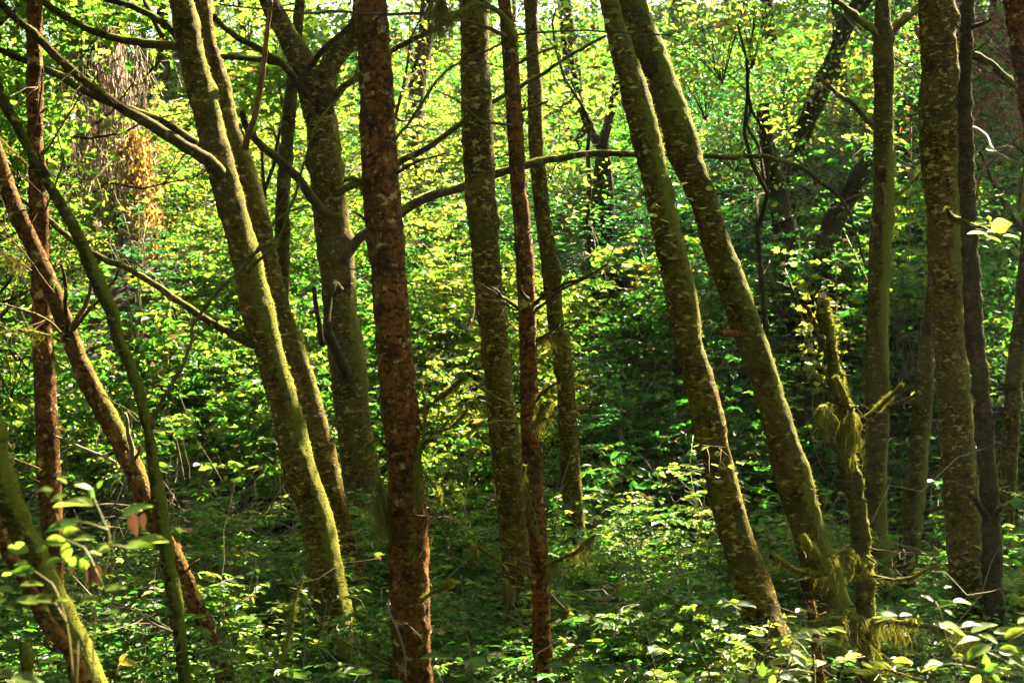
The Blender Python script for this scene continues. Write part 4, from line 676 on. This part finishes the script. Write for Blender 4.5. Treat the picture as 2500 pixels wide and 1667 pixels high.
shrub('maple_shrub', 'green maple-leaved shrub left of the mossed forking alder, below its pale dead limb', 4.9, 17.6, T_(3.4, 1.0, 9, 12, .35, .11, 2, .9, .6, 11), 1, (.35, .6), .05, lt=L_MAPLE)
shrub('maple_shrub', 'maple-leaved shrub hanging between the mossed forking alder and the thickest alder', 6.2, 15.8, T_(3.6, .9, 9, 12, .35, .11, 2, .9, .6, 12), 1, (.3, .62), .03, lt=L_MAPLE)
shrub('leafy_shrub', 'broad-leaved shrub in dull shade between the two stout leaning alders, mid height', 3.0, 14.8, T_(2.2, .6, 6, 8, .35, .12, 2, .7, .3, 13), 1, (.05, .3))
shrub('leafy_shrub', 'low fern-like sprays at the foot of the front stem of the leaning pair', -2.3, 8.9, T_(.75, .5, 6, 6, .36, .07, 5, .4, .15, 14), 1, (.2, .45))
shrub('leafy_shrub', 'leafy sprays crossing the base of the forked alder', -1.15, 11.6, T_(1.05, .5, 6, 6, .32, .075, 4, .45, .2, 15), 1, (.15, .4))
shrub('leafy_shrub', 'pale sunlit shrub at the bottom edge between thin red conifer and front leaning alder', 1.05, 6.6, T_(1.05, .5, 7, 7, .26, .075, 3, .5, .25, 16), 1, (.45, .72))
shrub('leafy_shrub', 'sun-flecked shrub at the bottom edge just left of the snag foot', 1.15, 5.4, T_(1.12, .4, 6, 7, .24, .07, 3, .5, .25, 17), 1, (.45, .7))
shrub('leafy_shrub', 'bright-topped shrub at the bottom edge right of the slanting red trunk foot', -1.4, 7.3, T_(.95, .5, 7, 7, .26, .07, 4, .42, .2, 18), 1, (.3, .55))

# ------------------------------------------------------------------ hanging vines over the giant redwood
rw = trunk('redwood_tree', 'huge grey-brown redwood trunk at upper left, half hidden by hanging dead vines', [(1, -60, 300, 500), (1, 100, 300, 520), (1, 300, 305, 550), (1, 500, 300, 590), (1, 700, 298, 620), (1, 900, 292, 640), (1, 1100, 285, 660)], 24, M_REDWOOD, .05, fuzzn=0, S=72, step=.08, rough=6, group=None)
def strandy(name, label, cx0, cx1, y0, y1, Y, n, mat, e, base, rad=.012):
    mb = MB()
    for _ in range(n):
        xx = r2.uniform(cx0, cx1); ya = r2.uniform(y0, y1 - 150); L = r2.uniform(150, 500); Yy = Y + r2.uniform(-.6, .0); P = []; off = 0
        for k in range(7): off += r2.normal() * 14; P.append(W(1, xx + off, min(ya + L * k / 6, y1), Yy))
        tube(mb, np.array(P), np.linspace(rad, rad * .4, 7) * r2.uniform(.4, 1.3), 4)
    o = mb.build(name, mat, e, base); 
    if label: o['label'] = label
strandy('dead_vines', 'grey tangle of dead vine stems', 290, 650, 100, 1080, 22.4, 300, M_VINE, rw['e'], rw['base'])
mb = MB(); n = 1900; yy = r2.uniform(580, 1150, n); cx = 610 + (yy - 560) * .12; P = np.array([W(1, a + r2.normal() * (16 + 30 * abs(math.sin(b * .021))), b, 20.3 + r2.normal() * .3) for a, b in zip(cx, yy)])  # withered leaf strip; its orange stands in for the vines' sunlit edge
add_leaves(mb, P, unit(r2.normal(size=(n, 3)) * .5 + [0, 0, -1]), rdir(n, r2), .10, .055, leafvar(n, (.9, 1.0), .1, r2), L_FAR)
o = mb.build('dead_leaves', M_LEAF, rw['e'], rw['base'], flat=True); o['label'] = 'orange-brown withered leaves in a hanging strip, coloured as if sunlit'

# ------------------------------------------------------------------ nearer crowns seen in the picture
def crown_thing(name, label, blobs, leafL, tpl, hue, odd, base, Y, dens, mat=None, cat='tree', group='background trees on the hillside', wr=.8, stem=.04, rad=.42):
    """blobs: (D x, D y, depth, radius m)"""
    base = np.array([base[0], base[1], float(ground_z(base[0], base[1]))]); e = thing(name, base, label, cat, group)
    Cs = []; mbt = MB(); first = None
    for (x, y, Yb, R) in blobs:
        c = D(x, y, Yb); m = int(dens * R ** 3) + 3; q = rdir(m, r2) * (r2.random(m) ** (1 / 3))[:, None] * R * np.array([1, 1, .75]) + c; Cs.append(q)
        t = np.linspace(0, 1, 12)[:, None]; org = base if first is None else first[int(r2.integers(5, 9))]; h = org + [0, 0, (c[2] - org[2]) * .4]; path = (1 - t) ** 2 * org + 2 * t * (1 - t) * (h + (c - h) * [.35, .35, .5]) + t ** 2 * c
        wob = np.cumsum(r2.normal(size=path.shape) * .07, 0); wob -= wob[:1] * 1.0; path = path + wob * np.sin(t * 2.2); 
        tube(mbt, path, np.linspace(stem, stem * .3, 12) * (1 if first is None else .55), 7)
        if first is None: first = path
        q = q[~blocked(q)]
        for qq in q[:: max(1, len(q) // 6)]: tube(mbt, catmull(np.array([c - (c - base) * .12, (c + qq) / 2 + r2.normal(size=3) * .08, qq]), .2) + r2.normal(size=3) * 0, .005, 4)
    C = np.vstack(Cs); C = C[~blocked(C)]; C = C[~(sun_clear(C, -.2) & (r2.random(len(C)) < .6))]; P, Dr, N, L = leaf_cloud(C, rad, 34, leafL, r2)
    mb = MB(); A = leafvar(len(P), hue, odd, r2); add_leaves(mb, P, Dr, N, L, L * wr, A, tpl); mb.build('crown', mat or M_LEAF, e, base, flat=True); mbt.build('trunk', M_DARK, e, base); return e
crown_thing('vine_maple', 'broad-leaved maple hanging its green leaves across the upper left corner', [(60, 120, 14.5, 1.2), (230, 50, 15, 1.0), (60, 330, 14.5, .7), (500, 180, 16, .8), (400, 40, 15.5, .8), (300, 190, 15.5, .45), (120, 480, 14.5, .5), (440, 330, 16, .4)], .115, L_MAPLE, (.3, .62), .03, (-6.3, 16), 15, 26)
crown_thing('vine_maple', 'green maple leaves seen between the forked alder and the slim shaded alder', [(600, 130, 17, 1.0), (700, 420, 19, .8), (560, 40, 17, .9), (640, 250, 18, .5)], .11, L_MAPLE, (.35, .65), .12, (-3.2, 18), 17, 20)
crown_thing('understorey_tree', 'small tree with yellow-green leaves filling the gap right of the biggest red conifer top', [(960, 80, 19, 1.2), (1010, 330, 20, .9), (1000, 160, 21, .7), (940, 520, 18, .9)], .09, L_MID, (.5, .8), .15, (-1.9, 19), 19, 14, wr=.6)
crown_thing('understorey_tree', 'leafy tree seen between the thin red conifer and slender pale alder tops', [(1270, 40, 18, 1.1), (1320, 200, 20, 1.1), (1230, 330, 20, .6), (1300, 420, 19, .9)], .09, L_MID, (.35, .7), .08, (1.2, 20), 19, 16, wr=.6)
crown_thing('understorey_tree', 'sunny yellow-green foliage at the top edge just right of the two leaning alders', [(1640, 60, 14, .8), (1720, 30, 15, .7), (1600, 180, 17, .8), (1680, 320, 18, .9)], .085, L_MID, (.5, .78), .04, (3.2, 17.5), 15, 16, wr=.55)
crown_thing('understorey_tree', 'dense small-leaved tree behind the broken dark trunk', [(1780, 180, 22, 1.5), (1830, 330, 22, 1.2), (1760, 430, 21, 1.0), (1880, 120, 23, 1.2)], .075, L_FAR, (.1, .55), .06, (4.6, 22.5), 22, 13, wr=.6)
crown_thing('understorey_tree', 'tree with golden sunlit leaves left of the mossed forking alder top', [(1960, 170, 21, .9), (1930, 260, 21, .8)], .09, L_MID, (.6, .9), .25, (6.3, 21.5), 21, 15, wr=.65)
crown_thing('understorey_tree', 'blue-green leafy tree between the mossed forking alder and thickest alder', [(2080, 150, 18, 1.0), (2080, 330, 17, .8), (2060, 30, 19, 1.0)], .08, L_MID, (.05, .4), .04, (7.2, 18), 18, 15, wr=.6)
crown_thing('purple_leaved_tree', 'tree with dark purple-brown leaves near the upper right corner', [(2300, 110, 16, 1.1), (2290, 280, 16, .8), (2270, 20, 16, .8)], .075, L_MID, (0, 1), 0, (8.2, 16.5), 16, 22, M_PURPLE, wr=.6)
crown_thing('understorey_tree', 'dim leafy tree low between the dark rough trunk and the right edge', [(2300, 450, 16, 1.0), (2290, 650, 15.5, .9), (2320, 850, 15, .8)], .085, L_MID, (.05, .5), .05, (7.6, 16), 16, 16, wr=.6)
crown_thing('understorey_tree', 'shaded spray of small leaves left of the leaning red conifer, left edge', [(20, 640, 13, .8), (40, 850, 12.5, .7), (130, 520, 14, .6)], .06, L_MID, (.2, .55), .04, (-5.2, 13.5), 13, 18, wr=.55)

# ------------------------------------------------------------------ hillside trees and the unseen canopy overhead, shaped to shade the scene
HT = []; k = 0
for yy_ in np.arange(18, 62, 6.5):
    for xx_ in np.arange(-21, 47, 6.2):
        x = xx_ + r2.uniform(-2, 2) + (yy_ % 13) * .2; y = yy_ + r2.uniform(-2.2, 2.2)
        if abs(x) > .40 * y + 3 and x < 0: continue
        if x > .36 * y + 2 + (62 - y) * .45 + 6: continue
        sx = x / y / .72 + .5; near = y < 23
        if near and 0 < sx < 1: y += 5
        HT.append((x, y, r2.uniform(10, 14)))
AN = [(.035, 'left of the speckled upright conifer at the left edge'), (.17, 'between the speckled upright conifer and the leaning alder pair'), (.28, 'behind the leaning alder pair'), (.345, 'behind the forked alder'), (.385, 'behind the biggest red conifer'), (.455, 'between the biggest red conifer and the banded alder'), (.53, 'behind the thin red conifer at the centre'), (.62, 'between the slender pale alder and the leaning alders'), (.72, 'just right of the two stout leaning alders'), (.84, 'between the broken dark trunk and the mossed forking alder'), (.93, 'behind the thickest alder'), (1.0, 'near the right edge')]
def mk_trunk(mb, base, H, r0, lean):
    t = np.linspace(0, 1, 14)[:, None]; P = base + np.array([0, 0, -.2]) + np.hstack([lean[0] * t ** 1.3, lean[1] * t ** 1.3, (H * 1.0) * t]) + np.cumsum(r2.normal(size=(14, 3)) * [.05, .05, 0], 0)
    tube(mb, P, r0 * (1 - .8 * t[:, 0]) + .25 * r0 * np.exp(-t[:, 0] * 20), 10, (.1, 0, 0)); return P
SHADE = []; nsh = 0
def useful(C):
    """the cluster's shadow crosses ground or trunks that the picture shows"""
    ok = np.zeros(len(C), bool)
    for tt in np.arange(0, 34, 1.0):
        Q = C - SUN * tt; ok |= in_frame(Q, 1.05) & (Q[:, 1] > 3) & (Q[:, 1] < 40) & (Q[:, 2] > ground_z(Q[:, 0], Q[:, 1]) - .5)
    return ok
def crowns(base, top, R, n, inside, lo):
    C = rdir(n, r2) * (r2.random(n) ** .4)[:, None] * np.array([R, R, (top - lo) / 2]) + np.array([base[0], base[1], (top + lo) / 2])
    C = C[C[:, 2] > ground_z(C[:, 0], C[:, 1]) + 1.0]; f = in_frame(C, 1.04)
    if not inside: C = C[~f]; f = f[~f]
    op = np.linalg.norm((C[:, [0, 2]] - np.array([0, CAMZ])) / C[:, 1:2] / .72 * 2352 + [1176, -784] - [950, -235], axis=1)      # an opening in the crowns
    cull = sun_clear(C, -.1) & (r2.random(len(C)) < np.where(f, .9, 1.0)); cull |= blocked(C); C = C[~cull]; f = f[~cull]
    return C, f
def build_crown(e, base, C, f, hue, odd, mat=M_LEAF):
    mb = MB(); a = C[f]; b = C[~f]; b = b[useful(b) | (b[:, 1] < 24)] if len(b) else b
    def cut(q, pr): k = ~(sun_clear(q[0], .07) & (r2.random(len(q[0])) < pr)); return [z[k] for z in q]
    if len(a): P, Dr, N, L = cut(leaf_cloud(a, .55, 56, r2.uniform(.065, .12), r2), .8); add_leaves(mb, P, Dr, N, L, L * .62, leafvar(len(P), hue, odd, r2), L_FAR)
    if len(b): P, Dr, N, L = cut(leaf_cloud(b, .75, 34, .33, r2), 1); add_leaves(mb, P, Dr, N, L, L * .7, leafvar(len(P), hue, odd, r2), L_FAR)  # out-of-frame leaves, oversized to throw shade below
    if mb.n: mb.build('crown', mat, e, base, flat=True)
    return len(a), len(b)
cnt = [0, 0]
for (x, y, H) in HT:
    base = np.array([x, y, float(ground_z(x, y))]); sx = x / y / .72 + .5; seen = -.02 < sx < 1.02
    r0 = r2.uniform(.09, .2)
    if seen:
        a = [t for u, t in AN if sx <= u + .02][:1] or [AN[-1][1]]; lab = ('thick' if r0 > .145 else 'thin') + (' tall' if y < 33 else ' distant' if y < 47 else ' faraway') + ' hillside tree ' + a[0]
    else: lab = 'tall unseen hillside tree added beyond the ' + ('left' if sx < .5 else 'right') + ' edge of the photo to shade the slope'  # out-of-view trees added to cast canopy shade
    nearer = y < 31
    C, f = crowns(base, base[2] + H, 5.2 if nearer else 3.7, (170 if seen else 120) * (2 if nearer else 1), True, base[2] + (1.5 if y > 26 else 3.5))
    if not seen and not len(C[~f][useful(C[~f])] if (~f).any() else []) and not f.any(): continue
    e = thing('hillside_tree', base, lab, 'tree', 'background trees on the hillside')
    mb = MB(); P = mk_trunk(mb, base, H * .9, r0, r2.normal(size=2) * .8)
    for q in C[:: 6]: 
        j = P[np.argmin(np.abs(P[:, 2] - (q[2] - .8)))]; tube(mb, catmull(np.array([j, (j + q) / 2 + r2.normal(size=3) * .2, q]), .4), .022, 5)
    mb.build('trunk', M_DARK, e, base); hue = (.2, .58) if sx < .35 else ((.35, .72) if sx < .60 else (.05, .5))
    c = build_crown(e, base, C, f, hue, .05); cnt[0] += c[0]; cnt[1] += c[1]
for tr in TREES:
    if not tr['crown']: continue
    tp = tr['top']; C, f = crowns(tp, tp[2] + 3.5, 3.5, 120, False, CAMZ + 5.0)
    c = build_crown(tr['e'], tr['base'], C, f, (.3, .6), .03); cnt[1] += c[1]
# unseen trees added behind and beside the camera to shut out skylight
for (x, y) in [(-9, -3), (-3.5, -7), (3, -6), (9, -2), (-13, 4), (13, 5), (-7, -14), (1, -15), (9, -13), (-16, -9), (16, -8), (-14, 11), (15, 12), (0, -23), (-10, -22), (11, -23), (-11, 17), (-14, 23), (-17, 30), (-20, 38), (-19, 2), (19, 3), (-21, 12), (-24, 22)]:
    base = np.array([x, y, float(ground_z(x, y))]); n = 120
    e = thing('added_shade_tree', base, 'tall leafy tree added unseen behind or beside the camera to block skylight', 'tree', 'added trees out of view that shade the grove')
    mb = MB(); P = mk_trunk(mb, base, 11, .16, r2.normal(size=2) * .6); mb.build('trunk', M_DARK, e, base)
    C = rdir(n, r2) * (r2.random(n) ** .4)[:, None] * [3.6, 3.6, 5.8] + base + [0, 0, 6.8]; C = C[~in_frame(C, 1.1) & ~sun_clear(C, .5) & (np.linalg.norm(C[:, :2], axis=1) > 2.5)]
    P, Dr, N, L = leaf_cloud(C, 1.0, 40, .45, r2); mb = MB(); add_leaves(mb, P, Dr, N, L, L * .7, leafvar(len(P), (.3, .6), .03, r2), L_FAR); mb.build('crown', M_LEAF, e, base, flat=True)
print('clusters in frame / above', cnt)
# far woods beyond the top of the slope
mb = MB(); n = 2300; yy_ = r2.uniform(52, 90, n); xx_ = r2.uniform(-1, 1, n) * .45 * yy_; C = np.stack([xx_, yy_, ground_z(xx_, yy_) + r2.random(n) ** 1.2 * 19], -1)
P, Dr, N, L = leaf_cloud(C, 1.5, 40, .3, r2); add_leaves(mb, P, Dr, N, L, L * .7, leafvar(len(P), (.2, .6), .03, r2), L_FAR); tag(mb.build('far_woods', M_LEAF, flat=True), kind='stuff')

# ------------------------------------------------------------------ foreground plants
def plant(name, label, stems, leaves, Y, tpl=L_OVATE, cat='plant', wr=.62, sr=.0022, extra=None, tint=(.5, .75)):
    """stems: list of [(v,x,y)..]; leaves: (v, x, y, length px, angle deg on picture, facing 0 edge-on .. 1 full, hue)"""
    P0 = W(*stems[0][0], Y); base = np.array([P0[0], Y, float(ground_z(P0[0], Y))]); e = thing(name, base, label, cat)
    mb = MB()
    for i, s_ in enumerate(stems):
        p = [W(v, x, y, Y + .02 * k) for k, (v, x, y) in enumerate(s_)]
        if i == 0: p = [base, base + (p[0] - base) * .5 + [.03, 0, 0]] + p
        p = catmull(np.array(p), .03); tube(mb, p, np.linspace(sr * 1.4, sr * .6, len(p)), 6, (.1, 0, 0))
    mb.build('stem', M_STEM, e, base); mb = MB()
    for (v, x, y, ln, ang, face, hue) in leaves:
        L = wpx(ln * .88, Y); a = math.radians(ang); d = np.array([math.cos(a), r2.uniform(-.5, .5), math.sin(a)])
        N = unit(np.array([r2.normal() * .15, -face, 1 - face * .75])); c = W(v, x, y, Y + r2.uniform(-.12, .12))
        add_leaves(mb, c[None], d[None], N[None], L * 1.15, L * wr, np.array([[hue, r2.random(), 0]]), tpl)
    mb.build('leaves', M_LEAF, e, base, flat=False); return e, base
LL = [(4, 130, 975, 115, 170, .75, .6), (4, 205, 925, 110, -5, .6, .62), (4, 300, 935, 90, -90, .8, .52), (4, 270, 905, 100, 20, .5, .65), (4, 330, 925, 120, 10, .3, .6), (4, 360, 1010, 80, -60, .8, .55), (4, 400, 980, 60, -10, .3, .68),
      (4, 560, 960, 130, 5, .35, .62), (4, 590, 950, 180, 12, .3, .66), (4, 620, 940, 60, 170, .3, .68), (4, 440, 980, 80, 20, .5, .6), (4, 0, 990, 60, 180, .4, .6),
      (4, 240, 700, 70, 175, .35, .66), (4, 300, 670, 60, 150, .2, .72), (4, 300, 720, 80, 200, .3, .66), (4, 410, 690, 50, -80, .8, .35), (4, 440, 690, 45, 60, .8, .5), (4, 350, 740, 60, -20, .2, .6), (4, 420, 705, 90, 150, .3, .6),
      (4, 420, 770, 220, 178, .12, .62), (4, 350, 850, 150, 190, .35, .35), (4, 550, 820, 140, 25, .3, .4), (4, 620, 790, 80, 20, .2, .5),
      (4, 440, 1190, 90, 185, .4, .6), (4, 470, 1150, 100, 10, .25, .62), (4, 230, 1200, 130, 175, .25, .62), (4, 170, 1210, 130, 172, .25, .62), (4, 250, 1200, 60, 10, .2, .6),
      (4, 160, 1060, 110, 185, .6, .45), (4, 200, 1040, 100, 20, .35, .55), (4, 110, 1080, 140, 180, .25, .62), (4, 60, 1150, 120, 185, .2, .62), (4, 90, 1130, 100, 5, .2, .62), (4, 30, 1190, 80, 200, .5, .6),
      (4, 340, 1000, 60, 240, .8, .5), (4, 160, 980, 60, 30, .5, .6), (4, 60, 1040, 80, 20, .3, .55), (4, 500, 1240, 60, -10, .2, .5)]
plant('broad_leaved_sapling', 'sunlit blurred sapling close to the camera at lower left, with broad green leaves', [[(4, 345, 1567), (4, 380, 1380), (4, 440, 1180), (4, 480, 1040), (4, 492, 900), (4, 460, 820), (4, 425, 740), (4, 415, 690)], [(4, 487, 880), (4, 400, 850), (4, 330, 840)], [(4, 490, 950), (4, 560, 955), (4, 640, 950)], [(4, 460, 1130), (4, 380, 960), (4, 290, 920), (4, 140, 960)], [(4, 330, 1560), (4, 300, 1300), (4, 235, 1120), (4, 150, 1060), (4, 60, 1090)], [(4, 300, 1300), (4, 250, 1210), (4, 130, 1210)]], LL, 3.0, tint=(.5, .7))
e_, b_ = plant('withered_twig', 'thin twig holding drooping dead brown leaves above the blurred sapling', [[(4, 420, 1400), (4, 500, 1100), (4, 520, 850), (4, 600, 800), (4, 640, 790)]], [(4, 600, 800, 110, -80, .5, 1), (4, 650, 800, 80, -95, .3, 1), (4, 400, 1040, 100, -85, .15, 1), (4, 425, 1030, 105, -75, .2, 1), (4, 330, 1030, 50, -100, .3, 1), (4, 800, 935, 50, -80, .8, .97)], 3.1)
plant('leafy_seedling', 'blurred seedling in the extreme bottom left corner', [[(4, 60, 1567), (4, 50, 1530)]], [(4, 60, 1540, 130, 178, .3, .6), (4, 50, 1540, 130, -10, .4, .6), (4, 100, 1560, 100, -5, .3, .55), (4, 10, 1530, 80, 30, .3, .6)], 2.8)
plant('yellow_leaf_sprig', 'low sprig with two yellow leaves at bottom, under the slanting red trunk', [[(4, 520, 1567), (4, 530, 1500), (4, 540, 1475)]], [(4, 540, 1475, 50, 60, .7, .84), (4, 540, 1478, 95, -2, .35, .82), (4, 530, 1480, 45, 175, .3, .78)], 5)
RL = [(6, 1160, 1300, 100, -20, .15, .62), (6, 1090, 1265, 45, -90, .9, .7), (6, 1090, 1300, 45, 95, .9, .66), (6, 1180, 1225, 90, 20, .3, .55), (6, 1250, 1200, 90, -5, .2, .6), (6, 1160, 1200, 60, 150, .2, .6), (6, 1210, 1240, 60, -30, .2, .5), (6, 1210, 1140, 40, 10, .2, .6),
      (6, 1200, 1300, 140, -25, .25, .55), (6, 1290, 1310, 90, 5, .2, .5), (6, 1330, 1340, 130, 20, .2, .6), (6, 1430, 1340, 110, 5, .35, .66), (6, 1370, 1370, 110, 185, .15, .6), (6, 1420, 1400, 140, 200, .25, .62), (6, 1480, 1370, 110, 30, .4, .66), (6, 1450, 1420, 120, -5, .5, .62), (6, 1500, 1450, 110, -30, .5, .6),
      (6, 1390, 1400, 110, 215, .15, .55), (6, 1450, 1390, 90, 150, .3, .6), (6, 1240, 1450, 60, 10, .5, .75), (6, 1200, 1480, 100, 178, .35, .66), (6, 1190, 1490, 90, 200, .2, .6), (6, 1240, 1380, 50, 60, .4, .6), (6, 1400, 1500, 70, 100, .8, .45), (6, 1390, 1510, 70, 30, .8, .4), (6, 1370, 1530, 80, 240, .8, .4), (6, 1420, 1530, 80, -50, .7, .42), (6, 1440, 1560, 70, -30, .6, .45),
      (6, 1000, 1265, 110, 180, .2, .55), (6, 1010, 1265, 60, 5, .2, .6), (6, 980, 1275, 80, 190, .2, .6), (6, 1530, 1340, 90, 10, .4, .66), (6, 1540, 1300, 80, 20, .2, .66), (6, 1500, 1480, 100, 15, .3, .6)]
plant('broad_leaved_sapling', 'bright sapling close to the camera in the lower right corner, in front of hanging moss', [[(6, 1300, 1568), (6, 1350, 1500), (6, 1400, 1430), (6, 1430, 1380), (6, 1500, 1340)], [(6, 1330, 1520), (6, 1260, 1440), (6, 1225, 1390), (6, 1190, 1240), (6, 1170, 1200)], [(6, 1225, 1390), (6, 1270, 1320), (6, 1330, 1310)], [(6, 1350, 1500), (6, 1240, 1480), (6, 1150, 1490)], [(6, 1400, 1430), (6, 1470, 1460), (6, 1530, 1500)]], RL, 4.2)
plant('broad_leaved_sapling', 'white-glinting leaves at the bottom edge between the leaning alder foot and the snag', [[(6, 470, 1568), (6, 500, 1500), (6, 520, 1450)]], [(6, 520, 1440, 90, 175, .3, .55), (6, 520, 1430, 90, -20, .3, .6), (6, 530, 1450, 90, -35, .3, .6), (6, 500, 1460, 60, 150, .3, .55), (6, 470, 1540, 90, -10, .4, .55), (6, 440, 1530, 60, 260, .8, .5), (6, 390, 1540, 70, 90, .8, .5)], 4.6)
plant('leafy_seedling', 'seedling with wide leaf crossing the foot of the front leaning alder', [[(6, 230, 1568), (6, 240, 1350), (6, 260, 1220)]], [(6, 200, 1190, 110, 180, .3, .3), (6, 180, 1200, 70, 190, .5, .3), (6, 270, 1215, 100, -5, .3, .35), (6, 260, 1190, 60, 20, .2, .35), (6, 130, 1210, 80, 175, .25, .3)], 5)
# lone bright leaves on the twigs beside the thick alder
base = t20['base']; mb = MB()
for (x, y, ln, ang, face) in [(1420, 1030, 95, 15, .95), (1340, 1010, 60, 10, .4), (1310, 1055, 90, 5, .2), (1400, 1045, 60, 0, .3), (1395, 672, 50, -10, .5), (1475, 1062, 70, -5, .15), (1390, 1060, 80, -20, .1)]:
    a = math.radians(ang); c = W(3, x, y, 9.25); L = wpx(ln, 9.25)
    add_leaves(mb, c[None], np.array([[math.cos(a), -.2, math.sin(a)]]), unit(np.array([[.1, -face, 1 - .7 * face]])), L, L * .8, np.array([[.70, .9, 0]]), L_OVATE)
o = mb.build('leaves', M_LEAF, t20['e'], base); o['label'] = 'few large bright yellow-green leaves'
for tr, pts, hue in ((t12, [(3, -250, 180), (3, -330, 300), (3, -280, 400), (3, -200, 150), (3, -130, 1005), (3, -60, 1010), (3, -210, 1000), (3, -270, 1010)], .68), (t13, [(3, 110, 200), (3, 30, 160), (3, 60, 100), (3, 160, 60), (3, 200, 110), (3, 120, 905)], .66), (t4, [(1, 640, 880), (1, 560, 940)], .6), (t12, [(6, 180, 565), (6, 210, 550), (6, 605, 305)], .62)):
    mb = MB(); n = 5
    for (v, x, y) in pts:
        c = W(v, x, y, 8.6) + r2.normal(size=(n, 3)) * .07; add_leaves(mb, c, unit(r2.normal(size=(n, 3)) * [1, 1, .3]), upn(n, .5, r2), r2.uniform(.04, .07, n), .035, leafvar(n, (hue - .08, hue + .1), 0, r2), L_OVATE)
    mb.build('leaves', M_LEAF, tr['e'], tr['base'])
# ------------------------------------------------------------------ thin haze volume added for a soft backlit glow
HZ = 0.0003
if HZ:
    zmax = max((o.matrix_basis.translation.z + v[2]) for o in COL.objects if o.type == 'MESH' and o.parent is None for v in o.bound_box); zmax = max(zmax, 40) + 2
    mb = MB(); x0, x1, y0, y1, z0 = -302, 302, -62, 402, -4.0; z0 = min(z0, -5)
    V = [(x, y, z) for z in (z0, zmax) for y in (y0, y1) for x in (x0, x1)]
    mb.add(V, None, [(0, 2, 3, 1), (4, 5, 7, 6), (0, 1, 5, 4), (2, 6, 7, 3), (0, 4, 6, 2), (1, 3, 7, 5)])
    m = bpy.data.materials.new("haze"); m.use_nodes = True; t = m.node_tree; t.nodes.clear(); out = t.nodes.new("ShaderNodeOutputMaterial"); pv = t.nodes.new("ShaderNodeVolumePrincipled")
    pv.inputs['Color'].default_value = (.95, .93, .85, 1); pv.inputs['Density'].default_value = HZ; pv.inputs['Anisotropy'].default_value = .45
    t.links.new(pv.outputs[0], out.inputs['Volume']); tag(mb.build('haze', m, flat=True), kind='stuff')
    print('haze top', zmax)
